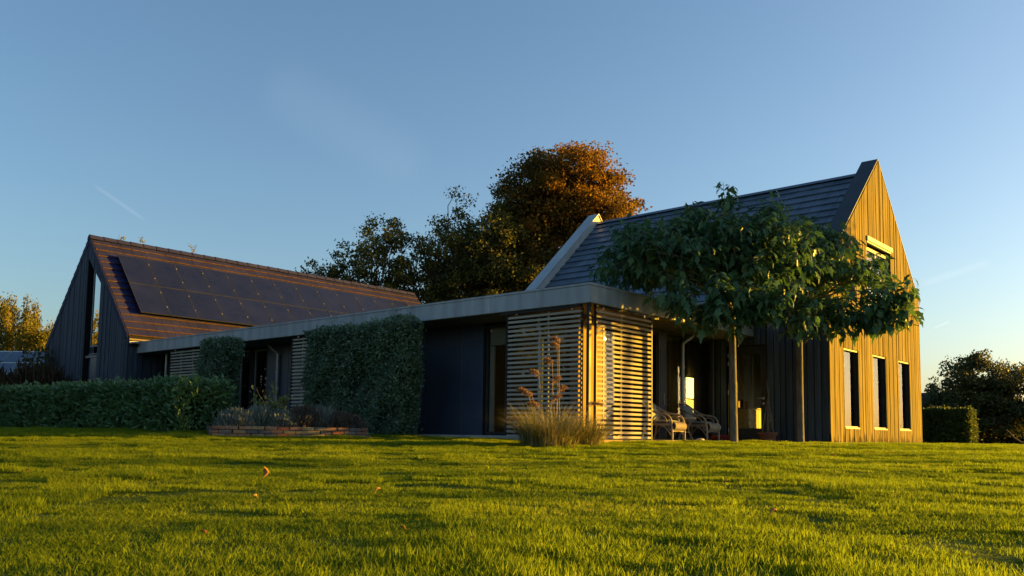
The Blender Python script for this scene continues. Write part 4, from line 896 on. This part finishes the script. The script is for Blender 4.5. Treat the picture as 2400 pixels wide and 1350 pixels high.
for k in range(9):
    u0 = -4.7+k*1.08
    def sl(u, s): return np.array(nbp(u, -.4+s*2.9, 2.35+s*2.1))+np.array([0, 0, .09])
    q = MB().prism([sl(u0, .22), sl(u0+1.02, .22), sl(u0+1.02, .92), sl(u0, .92)], (0, 0, .04)).build('solar_panel', M['cell_blue'], nroof)
    e_ = MB(); 
    for (ua, ub, sa, sb_) in ((0, 1.02, .22, .235), (0, 1.02, .905, .92), (0, .03, .235, .905), (.99, 1.02, .235, .905), (.03, .99, .56, .57)): e_.prism([sl(u0+ua, sa), sl(u0+ub, sa), sl(u0+ub, sb_), sl(u0+ua, sb_)], (0, 0, .055))
    e_.build('panel_frame', M['steel'], q)
# far house glimpsed beyond the gable
c = dr(95, 47.0, -.1); fh = empty('distant_house', tuple(c), 'sliver of a distant house beside the sunlit gable', 'house')
MB().box(c[0]-2, c[0]+2, c[1]-2, c[1]+2, -.1, 3.2).build('wall', M['wall_far'], fh)
MB().prism([(c[0]-2.3, c[1]-2.3, 3.1), (c[0]+2.3, c[1]-2.3, 3.1), (c[0], c[1]-2.3, 5.4)], (0, 4.6, 0)).build('roof', M['tile_brown'], fh)

# ------------------------------------------------------------------ brick planter
PA, PB = np.array([7.52, 13.50]), np.array([10.02, 12.36]); pu = (PB-PA)/np.linalg.norm(PB-PA); pn = np.array([-pu[1], pu[0]])
if pn@DV < 0: pn = -pn
PLN = float(np.linalg.norm(PB-PA)); PDP = 1.15; pz = gxy(*((PA+PB)/2))-.01; ph = .066; NC = 3
planter = empty('brick_planter', (*((PA+PB)/2+pn*PDP/2), pz), 'low mixed-colour brick planter bed on the lawn', 'planter')
bms = [MB().cbox(0, .205, 0, .098, 0, .058, .004).mesh('brick', M['brick%d' % k]) for k in range(5)]
hbs = [MB().cbox(0, .098, 0, .098, 0, .058, .004).mesh('half_brick', M['brick%d' % k]) for k in range(5)]
def lay(p0, u, n_, L, course):
    x_ = 0.0; first = course % 2
    while x_ < L-.06:
        half = first and x_ == 0; w_ = .098 if half else .205
        if x_+w_ > L+.02: w_ = .098; half = True
        me = random.choice(hbs if half else bms); q = p0+u*x_+n_*random.uniform(-.006, .006)
        o = link('brick', me, planter, (q[0], q[1], pz-.01+course*ph)); o.rotation_euler = (random.uniform(-.012, .012), random.uniform(-.012, .012), math.atan2(u[1], u[0])+random.uniform(-.015, .015))
        x_ += w_+random.uniform(.005, .012 if random.random() < .8 else .028)
for cr in range(NC):
    lay(PA, pu, pn, PLN, cr); lay(PA+pn*PDP, pu, pn, PLN, cr)
    lay(PA+pu*.098+pn*.11, pn, pu, PDP-.12, cr); lay(PB+pu*.0+pn*.11, pn, pu, PDP-.12, cr)
q = [PA+pu*.1+pn*.1, PB-pu*.1+pn*.1, PB-pu*.1+pn*(PDP-.0), PA+pu*.1+pn*(PDP-.0)]
MB().prism([(*a_, pz-.05) for a_ in q], (0, 0, .20)).build('soil', M['soil'], planter)
def inbed(u, v, z=.15): p_ = PA+pu*u+pn*v; return np.array([p_[0], p_[1], pz+z])
GL = 'low plants in the brick planter'
for k, (u, v, rr, hh, mt, lb) in enumerate(((.42, .45, .34, .28, 'lavender', 'grey-green lavender at the left end of the brick planter'), (.85, .55, .36, .34, 'lavender', 'tallest grey lavender, second from the left in the brick planter'), (1.22, .35, .28, .26, 'lavender', 'small lavender tuft between lavender and brown heather'), (1.62, .5, .40, .36, 'heather', 'brown heather in the middle of the brick planter'), (2.02, .55, .34, .36, 'lavender', 'lavender behind the pink flower in the brick planter'), (2.25, .4, .30, .26, 'heather', 'brown dry heather right of the pink flower'), (2.5, .5, .28, .22, 'heather', 'low heather at the right end of the brick planter'))):
    mound('lavender' if mt == 'lavender' else 'heather', lb, inbed(u, v), (rr, rr), hh, M[mt], .09, 2200, 90+k, 'plant', GL, 1.2, .16, .35)
# rose bush
rb = empty('rose_bush', tuple(inbed(1.05, .95)), 'leggy rose bush with one white bloom behind the lavender', 'rose bush')
rng = np.random.default_rng(5); st = MB(); lp = []
for k in range(9):
    b0 = inbed(1.05+rng.uniform(-.1, .1), .95+rng.uniform(-.06, .06)); tip = b0+np.array([*(RV*rng.uniform(-.38, .42)), 0])+np.array([*(DV*rng.uniform(-.15, .15)), rng.uniform(.38, .80)])
    path = limb_path(b0, tip, .08, 6, .05); st.tube(path, list(np.linspace(.008, .003, 6)), 5, False)
    for j in range(34): t_ = rng.uniform(.35, 1); i0 = int(t_*4.99); q = path[i0]*(1-(t_*5-i0))+path[i0+1]*(t_*5-i0) if i0 < 5 else path[5]; lp.append(q+rng.normal(size=3)*.05)
st.build('stems', M['cane'], rb)['kind'] = 'stuff'
foliage('foliage', rb, M['rose'], np.array(lp), .075, .66, None, rng=rng)
def bloom(parent, c, r, mat, nm='bloom'):
    m_ = MB()
    for k in range(11):
        an = k*2.4; tl = .35+.09*k; d_ = np.array([math.cos(an)*math.cos(tl), math.sin(an)*math.cos(tl), math.sin(tl)]); s_ = np.array([-math.sin(an), math.cos(an), 0]); c_ = np.array(c)
        m_.add([c_, c_+d_*r*.6+s_*r*.45, c_+d_*r, c_+d_*r*.6-s_*r*.45], [(0, 1, 2, 3)])
    return m_.build(nm, mat, parent)
bloom(rb, inbed(1.22, .9, .56), .045, M['petal'])
fl = empty('pink_flower', tuple(inbed(2.12, .3, .12)), 'single small pink bloom above the right half of the brick planter', 'flower')
MB().tube([inbed(2.12, .3, .12), inbed(2.13, .3, .30)], .003, 5).build('stem', M['cane'], fl); bloom(fl, inbed(2.13, .3, .30), .03, M['petal_pink'])
tw = MB()
for k in range(5): tw.tube(limb_path(inbed(2.38, .3, .16), inbed(2.38+.05*k-.02, .3, .30+.03*k), .1, 5, .2), [.005, .004, .004, .003, .002], 5, False)
tw.tube(limb_path(inbed(2.2, .2, .17), inbed(2.5, .2, .19), .1, 5, .1), .005, 5)
tag(tw.build('bare_twig', M['cane']), 'pale bare twig sticking out at the right of the brick planter', 'twig')

# ------------------------------------------------------------------ ornamental grass
def blades(root, n, rad, h, lean, mat, seed, w=.006, nm='blades'):
    rng = np.random.default_rng(seed); V = []; F = []; R = []; k = 0
    for i_ in range(n):
        an = rng.uniform(0, 2*math.pi); r0 = rad*math.sqrt(rng.random()); b0 = np.array([math.cos(an)*r0, math.sin(an)*r0, 0]); ou = np.array([math.cos(an+rng.normal()*.5), math.sin(an+rng.normal()*.5), 0])
        L_ = h*rng.uniform(.55, 1.1); ln = lean*rng.uniform(.3, 1.2); sd = np.array([-ou[1], ou[0], 0]); rv = rng.random()
        for j in range(5):
            t_ = j/4; p_ = b0+ou*L_*ln*t_**1.7+np.array([0, 0, L_*(t_-.42*ln*t_**2.6)]); ww = w*(1-t_)**.7
            V += [p_-sd*ww, p_+sd*ww]; R += [rv, rv]
        for j in range(4): a_ = k+2*j; F.append((a_, a_+1, a_+3, a_+2))
        k += 10
    o = link(nm, npmesh(nm, np.array(V), [np.array(F)], mat, True, np.array(R)), root); o['kind'] = 'stuff'; return o
gx = np.array([10.42, 8.42]); gz0 = gxy(*gx)-.02
og = empty('ornamental_grass', (gx[0], gx[1], gz0), 'big tawny ornamental grass clump with tall feathery plumes', 'ornamental grass')
blades(og, 1500, .46, .86, 1.15, M['reed'], 101, .0055)
og2p = np.array([10.95, 8.15]); og2 = empty('ornamental_grass', (og2p[0], og2p[1], gxy(*og2p)-.02), 'smaller greener grass clump at the foot of the corner post', 'ornamental grass')
blades(og2, 850, .30, .66, 1.15, M['reed'], 102, .0055)
rng = np.random.default_rng(17)
spec_ = [(-.22, 1.02, -.22), (-.25, 1.06, -.30), (-.10, 1.40, -.20), (.02, 1.28, .05), (-.02, .95, .12), (.16, 1.62, -.18), (.20, 1.92, -.06), (.26, 2.02, -.12), (.10, 1.12, .12), (.06, .82, -.42), (-.3, .55, -.45), (.3, .85, .75)]
for k, (off, hh, ln) in enumerate(spec_):
    p0 = np.array([gx[0]+RV[0]*off*.6, gx[1]+RV[1]*off*.6, gz0]); tip = p0+np.array([*(RV*(ln*.55+off*.2)), hh*.86])+np.array([*(DV*rng.uniform(-.1, .1)), 0])
    path = catmull([p0, p0*.6+tip*.4+np.array([0, 0, .03]), p0*.25+tip*.75+np.array([0, 0, .05]), tip], 5)
    sk = MB().tube(path, list(np.linspace(.0042, .0022, len(path))), 5).build('stalk', M['stalk'], og)
    n_ = 230; t_ = rng.random(n_); d0 = (path[-1]-path[-4]); d0 /= np.linalg.norm(d0); sgn = np.sign(ln+1e-3)
    dro = d0*.7+np.array([*(RV*sgn*.5), -.25]); ax_ = path[-1]-d0*.06+np.outer(t_, d0*.03+dro*.20)-np.outer(t_**2, [0, 0, .07])
    pos = ax_+rng.normal(size=(n_, 3))*(.022*(1-.6*t_))[:, None]
    foliage('plume', og, M['plume'], pos, .038, .22, np.tile(dro+np.array([0, 0, -.3]), (n_, 1)), .55, rng=rng, stuff=True)

# ------------------------------------------------------------------ wicker chairs, table and other terrace things
FZ = .051
def rattan_chair(label, x, y, rz):
    o = empty('wicker_chair', (x, y, FZ), label, 'chair', 'wicker chairs on the terrace'); c_, s_ = math.cos(rz), math.sin(rz)
    def T(p): return (x+p[0]*c_-p[1]*s_, y+p[0]*s_+p[1]*c_, FZ+p[2])
    def tb(pts, r, nm, k=6, n=8): return MB().tube([T(p) for p in catmull(pts, k)], r, n).build(nm, M['rattan'], o, True)
    rail = [(-.30, -.36, .0), (-.30, -.36, .20), (-.305, -.33, .42), (-.31, -.22, .53), (-.31, .02, .57), (-.29, .24, .68), (-.20, .36, .79), (0, .40, .83), (.20, .36, .79), (.29, .24, .68), (.31, .02, .57), (.31, -.22, .53), (.305, -.33, .42), (.30, -.36, .20), (.30, -.36, .0)]
    tb(rail, .021, 'arm_and_back_rail', 6, 10)
    for s in (-1, 1):
        tb([(s*.30, -.24, .34), (s*.305, -.22, .44), (s*.305, -.12, .505), (s*.305, -.01, .44), (s*.30, .03, .33)], .012, 'arm_hoop')
        tb([(s*.27, .26, .36), (s*.275, .29, .2), (s*.285, .34, .0)], .019, 'rear_leg')
        tb([(s*.30, -.35, .08), (s*.295, -.20, .26), (s*.29, 0, .31), (s*.285, .18, .26), (s*.285, .30, .10)], .012, 'leg_arch')
        tb([(s*.29, -.34, .30), (s*.29, 0, .32), (s*.27, .28, .33)], .014, 'seat_rail', 3)
    tb([(-.29, -.35, .18), (0, -.36, .19), (.29, -.35, .18)], .011, 'stretcher', 3)
    MB().prism([T((-.28, -.30, .315)), T((.28, -.30, .315)), T((.26, .28, .315)), T((-.26, .28, .315))], (0, 0, .03)).build('seat', M['rattan'], o)
    m_ = MB(); rings = 22
    for k in range(rings):                              # woven rolled seat front, ring by ring
        u = -.255+k*.51/(rings-1); m_.tube([T((u, -.335+.088*math.cos(a_), .285+.088*math.sin(a_))) for a_ in np.linspace(0, 2*math.pi, 15)], .0125, 6, False)
    m_.build('seat_roll', M['rattan'], o, True)
    def back(u, v):                                     # curved woven back shell
        an = -1.05+2.1*u; return (math.sin(an)*.315, .02+math.cos(an)*.35*(.93+.10*v)-.02, .34+v*(.44+.04*math.cos(an*1.4)-.17*abs(u-.5)*2*.9))
    m_ = MB()
    for k in range(17): m_.tube([T(back(k/16, v)) for v in np.linspace(0, 1, 7)], .006, 5, False)
    for k in range(11): m_.tube([T(back(u, .04+k*.088)) for u in np.linspace(0, 1, 13)], .006, 5, False)
    m_.build('woven_back', M['rattan'], o, True)
    def pill(cen, hx, hy, hz, tilt, nm):
        m2 = MB(); vs = []; n1, n2 = 16, 8
        for i_ in range(n2+1):
            ph_ = -math.pi/2+math.pi*i_/n2
            for j in range(n1):
                th = 2*math.pi*j/n1; e = .45; cx_ = math.copysign(abs(math.cos(th))**e, math.cos(th)); cy_ = math.copysign(abs(math.sin(th))**e, math.sin(th)); r_ = math.cos(ph_)**.6 if math.cos(ph_) > 0 else 0
                px_, py_, pz_ = cx_*r_*hx, cy_*r_*hy, math.sin(ph_)*hz
                py2, pz2 = py_*math.cos(tilt)-pz_*math.sin(tilt), py_*math.sin(tilt)+pz_*math.cos(tilt)
                vs.append(T((cen[0]+px_, cen[1]+py2, cen[2]+pz2)))
        m2.add(vs, [(i_*n1+j, i_*n1+(j+1) % n1, (i_+1)*n1+(j+1) % n1, (i_+1)*n1+j) for i_ in range(n2) for j in range(n1)]); return m2.build(nm, M['cushion'], o, True)
    pill((0, -.02, .385), .255, .27, .038, 0, 'seat_cushion'); pill((0, .22, .58), .215, .20, .045, 1.25, 'back_cushion')
rattan_chair('wicker armchair partly hidden by the sunlit slatted screen', 15.42, 9.42, .10)
rattan_chair('wicker armchair with grey cushion in front of the glowing pane', 16.98, 9.46, .06)
tx, ty = 16.22, 9.42; tbm = empty('wicker_table', (tx, ty, FZ), 'small round wicker table between the two armchairs', 'table')
MB().lathe((tx, ty, FZ+.47), [(.02, -.02), (.29, -.02), (.305, 0), (.295, .018), (.02, .018)], 28).build('table_top', M['rattan'], tbm, True)
for k in range(4):
    an = math.pi/4+k*math.pi/2; e_ = np.array([math.cos(an), math.sin(an)])
    MB().tube([(tx+e_[0]*r_, ty+e_[1]*r_, FZ+z_) for r_, z_ in ((.24, .0), (.16, .14), (.13, .26), (.17, .38), (.25, .45))], .014, 8).build('leg', M['rattan'], tbm, True)
MB().tube([(tx+.155*math.cos(a_), ty+.155*math.sin(a_), FZ+.17) for a_ in np.linspace(0, 2*math.pi, 25)], .010, 6, False).build('ring_stretcher', M['rattan'], tbm, True)
q = MB()
vs = []; rng = np.random.default_rng(3)
q.lathe((18.35, 9.62, FZ), [(.02, 0), (.23, .0), (.27, .035), (.25, .085), (.15, .12), (.02, .13)], 20)
tag(q.build('red_cushion', M['red'], None, True), 'dark red cushion lying on the terrace by the door', 'cushion')
q = MB().lathe((15.95, 8.83, .046), [(.01, 0), (.075, 0), (.085, .018), (.07, .04), (.02, .05)], 9); q.v = [(15.95+(a-15.95)*1.25*(1+.12*math.sin(9*b)), b, c) for a, b, c in q.v]
tag(q.build('pale_stone', M['stone'], None, True), 'small pale stone on the terrace edge', 'stone')
pc = np.array([18.30, 8.42, gxy(18.3, 8.42)-.01]); pot = empty('plant_pot', tuple(pc), 'terracotta pot with a wigwam of canes against the dark wall', 'plant pot')
MB().lathe(pc, [(.02, 0), (.145, 0), (.20, .20), (.222, .20), (.225, .245), (.205, .245), (.195, .215), (.02, .215)], 28).build('pot', M['terracotta'], pot, True)
MB().lathe(pc+np.array([0, 0, .212]), [(.01, 0), (.192, 0), (.19, .006), (.01, .008)], 20).build('soil', M['soil'], pot)
for k in range(6):
    an = k*math.pi/3+.3; MB().tube([pc+np.array([.15*math.cos(an), .15*math.sin(an), .2]), pc+np.array([.02*math.cos(an)+.02, .02*math.sin(an), .95]), pc+np.array([-.03*math.cos(an)+.03, -.03*math.sin(an), 1.05+.08*k])], [.007, .006, .005], 6).build('cane', M['cane'], pot)
m_ = MB()
for k in range(7): m_.tube(limb_path(pc+np.array([0, 0, .2]), pc+np.array([RNG.uniform(-.16, .16), RNG.uniform(-.16, .16), RNG.uniform(.45, .75)]), .2, 6, .15), .004, 4, False)
m_.build('dry_vine', M['cane'], pot)['kind'] = 'stuff'
MB().tube([pc+np.array([.045*math.cos(a_)+.02, .045*math.sin(a_), .92]) for a_ in np.linspace(0, 6.283, 9)], .006, 5, False).build('tie', M['cane'], pot)
# kitchen seen through the door
kc = empty('kitchen_cabinet', (20.2, 9.7, .05), 'sunlit cream kitchen cabinet seen through the glazed door', 'cabinet')
MB().cbox(19.95, 21.6, 9.72, 10.35, .34, .84, .004).build('carcass', M['cabinet'], kc)
MB().cbox(19.91, 21.65, 9.68, 10.39, .845, .88, .004).build('worktop', M['worktop'], kc)
for k in range(3): MB().cbox(19.97+k*.545, 19.97+k*.545+.535, 9.698, 9.718, .36, .83, .004).build('cabinet_door', M['cabinet'], kc)
MB().box(20.0, 21.55, 9.78, 10.3, .05, .34).build('toe_kick', M['plaster_dark'], kc)
for k, (yy_, h_, mt, nm, lb) in enumerate(((9.78, .16, 'tin', 'tin', 'orange tin on the kitchen worktop, nearest the door handle'), (9.93, .20, 'jar', 'jar', 'dark storage jar on the kitchen worktop'), (10.08, .17, 'box_card', 'box', 'tan box on the kitchen worktop'), (10.24, .21, 'jar', 'jar', 'dark jar at the far end of the kitchen worktop'))):
    c = (20.03+.05*k, yy_, .881)
    if nm == 'box': b_ = MB().cbox(c[0]-.05, c[0]+.05, c[1]-.05, c[1]+.05, c[2], c[2]+h_, .004)
    else: b_ = MB().lathe(c, [(.02, 0), (.05, 0), (.052, h_*.75), (.035, h_*.85), (.038, h_), (.01, h_)], 16)
    tag(b_.build(nm, M[mt], None, nm != 'box'), lb, nm, 'things on the kitchen worktop')

# ------------------------------------------------------------------ small things
def leaf_on_lawn(x, y, L_, k, upr, label):
    rng = np.random.default_rng(200+k); an = rng.uniform(0, 6.28); z = gxy(x, y)+.035
    a = np.array([math.cos(an)*(1-upr), math.sin(an)*(1-upr), upr+.1]); a /= np.linalg.norm(a); b = np.cross([0, 0, 1.0], a)+rng.normal(size=3)*.25; b -= (b@a)*a; b /= np.linalg.norm(b); c = np.cross(a, b)
    n = 7; vs = []; 
    for i_ in range(n):
        t_ = i_/(n-1); w_ = L_*.36*math.sin(math.pi*min(1, t_*1.02))**.8*(1+.2*math.sin(t_*17)); ctr = a*t_*L_+c*L_*.25*math.sin(t_*3)
        for s_ in (-1, -.5, 0, .5, 1): vs.append(np.array([x, y, z])+ctr+b*w_*s_+c*L_*.22*s_*s_)
    fs = [(i_*5+j, i_*5+j+1, (i_+1)*5+j+1, (i_+1)*5+j) for i_ in range(n-1) for j in range(4)]
    m_ = MB().add(vs, fs); q_ = a*-.3*L_+np.array([x, y, z]); m_.tube([q_, np.array([x, y, z])], .0018, 4)
    o = m_.build('fallen_leaf', M['dead_leaf'], None, True); so_ = o.modifiers.new('thick', 'SOLIDIFY'); so_.thickness = .0015
    tag(o, label, 'leaf', 'fallen leaves on the lawn')
LV = [(3.46, 5.47, .10, .8, 'upright orange leaf standing in the lawn below the brick planter'), (3.35, 4.06, .085, .2, 'curled yellow-brown leaf on the lawn left of centre'), (1.66, 2.99, .05, .2, 'small brown leaf near the bottom left of the lawn'), (2.38, 6.93, .08, .2, 'pale yellow leaf near the left edge of the lawn'), (2.65, 4.24, .05, .1, 'small leaf below the upright orange leaf'),
      (4.06, 1.86, .085, .2, 'curled brown leaf on the lawn below the gable'), (6.28, 4.13, .07, .1, 'dark leaf on the lawn below the ornamental grass'), (2.29, 2.2, .045, .1, 'small reddish leaf near the bottom centre'), (5.3, 4.82, .06, .1, 'small dark leaf in the middle of the lawn'), (10.62, 4.0, .10, .1, 'dark leaf on the lawn in front of the gable'),
      (2.93, 6.09, .06, .5, 'small yellow leaf standing left of the upright orange leaf'), (2.32, 2.62, .05, .1, 'brown leaf low in the grass left of bottom centre'), (9.43, 7.18, .08, .2, 'orange leaf at the edge of the ornamental grass'), (5.91, 3.06, .06, .1, 'reddish leaf right of the middle of the lawn')]
for k, (x_, y_, L_, u_, lb) in enumerate(LV): leaf_on_lawn(x_, y_, L_*(.75 if k == 0 else .5), k, u_, lb)
for k, (xx_, hh) in enumerate(((13.05, .22), (13.75, .34), (15.75, .36))):
    wv = empty('roof_weed', (xx_, YC, ZC+.08), ('tiny weed sprig on the roof ridge nearest the gable', 'weed growing on the roof ridge near the gable', 'weed growing further along the roof ridge')[k], 'weed', 'weeds on the solar roof ridge')
    rng = np.random.default_rng(300+k); m_ = MB(); pp = []
    for j in range(4):
        tip = np.array([xx_+rng.uniform(-.18, .18), YC+rng.uniform(-.05, .05), ZC+.08+hh*rng.uniform(.5, 1)]); m_.tube([(xx_, YC, ZC+.06), tip], .006, 4); pp += list(np.array([xx_, YC, ZC+.08])+(tip-np.array([xx_, YC, ZC+.08]))*rng.uniform(.3, 1, (9, 1))+rng.normal(size=(9, 3))*.025)
    m_.build('stems', M['cane'], wv)['kind'] = 'stuff'; foliage('foliage', wv, M['rose'], np.array(pp), .07, .5, rng=rng)
p = dr(33, 19.8); g0 = gxy(p[0], p[1])
m_ = MB().tube(limb_path((p[0]-.5, p[1]+.4, g0+.62), (p[0]+.2, p[1]-.2, g0+.08), -.12, 7, .05), [.03, .04, .05, .055, .05, .045, .04], 7); m_.tube(limb_path((p[0]+.1, p[1]-.1, g0+.1), (p[0]+1.1, p[1]-.9, g0+.06), .02, 5, .05), .04, 6)
tag(m_.build('fallen_branch', M['bark_dark'], None, True), 'dark fallen branch on the lawn at the right edge', 'branch')
# ------------------------------------------------------------------ lawn blades: many small tufts set out over the lawn
def patch(seed, nb, size, h):
    rng = np.random.default_rng(seed); n = nb; xy = rng.uniform(-size/2, size/2, (n, 2)); an = rng.uniform(0, 2*math.pi, n); hh = h*rng.uniform(.55, 1.25, n)*(1+.25*np.sin(xy[:, 0]*14+seed)*np.sin(xy[:, 1]*11))
    ln = rng.uniform(.1, .75, n)*hh; w = rng.uniform(.0014, .0026, n); dx, dy = np.cos(an), np.sin(an); sx, sy = -dy, dx; V = np.zeros((n, 5, 3))
    for k, (t, ww) in enumerate(((0, 1), (0, -1), (.55, .85), (.55, -.85), (1, 0))):
        V[:, k, 0] = xy[:, 0]+dx*ln*t**1.8+sx*w*ww; V[:, k, 1] = xy[:, 1]+dy*ln*t**1.8+sy*w*ww; V[:, k, 2] = hh*t*(1-.12*t)
    b = np.arange(n)*5; q = np.stack([b, b+1, b+3, b+2], -1); tr = np.stack([b+2, b+3, b+4], -1)
    me = npmesh('grass_tuft', V.reshape(-1, 3), [q, tr], M['grass'], False, np.repeat(rng.random(n), 5))
    return me
gcol = bpy.data.collections.new('grass_tufts')
for k in range(5): gcol.objects.link(bpy.data.objects.new('grass_tuft', patch(400+k, 1500, .55, .036)))
rng = np.random.default_rng(9); pts = []
for d_ in np.arange(1.2, 17.6, .36):
    half = .64*d_+1.2
    for r_ in np.arange(-half, half, .36): pts.append((d_+rng.uniform(-.16, .16), r_+rng.uniform(-.16, .16)))
for d_ in np.arange(16, 34, .5):
    for r_ in np.arange(8.6, .62*d_+1, .5): pts.append((d_+rng.uniform(-.2, .2), r_+rng.uniform(-.2, .2)))
pts = np.array(pts); X = pts[:, :1]*DV+pts[:, 1:]*RV
inside = ((X[:, 0] > XF-.35) & (X[:, 1] > YF-.45)) | ((X[:, 0] > XR-.3) & (X[:, 1] > YR-.3) & (X[:, 0] < X2+.3))
u_ = (X-PA)@pu; v_ = (X-PA)@pn; inside |= (u_ > -.2) & (u_ < PLN+.3) & (v_ > -.2) & (v_ < PDP+.3)
X = X[~inside]; zz = np.array([gxy(*q) for q in X])-.004
D2 = X@DV; R2 = X@RV; zz += .012*np.sin(D2*2.1+R2*.7)*np.sin(R2*1.7+.3*D2)*(D2 < 30)
gm = bpy.data.meshes.new('lawn_grass'); gm.from_pydata(np.column_stack([X, zz]).tolist(), [], [])
from mathutils import noise as mn
def lanes(x_, y_):
    d_ = x_*DV[0]+y_*DV[1]; r_ = x_*RV[0]+y_*RV[1]; c1 = d_+.05*r_*r_
    a_ = mn.noise(Vector((r_*1.5+.12*d_, d_*.16, 3.1))); b_ = mn.noise(Vector((d_*1.1, r_*.14, 7.7))); c_ = mn.noise(Vector((x_*2.6, y_*2.6, 1.0)))
    return 1.0+1.15*a_+.7*b_+.35*c_
at = gm.attributes.new('tall', 'FLOAT', 'POINT'); at.data.foreach_set('value', np.array([min(1.6, max(.66, lanes(*q))) for q in X], np.float32))
go = link('lawn_grass', gm); tag(go, 'short green grass blades of the lawn', 'grass', None, 'stuff')
ng = bpy.data.node_groups.new('scatter_tufts', 'GeometryNodeTree'); ng.interface.new_socket('Geometry', in_out='INPUT', socket_type='NodeSocketGeometry'); ng.interface.new_socket('Geometry', in_out='OUTPUT', socket_type='NodeSocketGeometry')
N, L = ng.nodes, ng.links; gi = N.new('NodeGroupInput'); gout = N.new('NodeGroupOutput'); ci = N.new('GeometryNodeCollectionInfo'); ci.inputs['Collection'].default_value = gcol; ci.inputs['Separate Children'].default_value = True; ci.inputs['Reset Children'].default_value = True
ip = N.new('GeometryNodeInstanceOnPoints'); ip.inputs['Pick Instance'].default_value = True
rv = N.new('FunctionNodeRandomValue'); rv.data_type = 'FLOAT_VECTOR'; rv.inputs[0].default_value = (-.05, -.05, 0); rv.inputs[1].default_value = (.05, .05, 6.283)
rsv = N.new('FunctionNodeRandomValue'); rsv.data_type = 'FLOAT_VECTOR'; rsv.inputs[0].default_value = (.9, .9, .85); rsv.inputs[1].default_value = (1.1, 1.1, 1.15)
L.new(gi.outputs[0], ip.inputs['Points']); L.new(ci.outputs[0], ip.inputs['Instance']); L.new(rv.outputs[0], ip.inputs['Rotation']); na = N.new('GeometryNodeInputNamedAttribute'); na.data_type = 'FLOAT'; na.inputs[0].default_value = 'tall'; cx_ = N.new('ShaderNodeCombineXYZ'); cx_.inputs[0].default_value = 1; cx_.inputs[1].default_value = 1; L.new(na.outputs[0], cx_.inputs[2]); vm_ = N.new('ShaderNodeVectorMath'); vm_.operation = 'MULTIPLY'; L.new(rsv.outputs[0], vm_.inputs[0]); L.new(cx_.outputs[0], vm_.inputs[1]); L.new(vm_.outputs[0], ip.inputs['Scale']); L.new(ip.outputs[0], gout.inputs[0])
md = go.modifiers.new('tufts', 'NODES'); md.node_group = ng
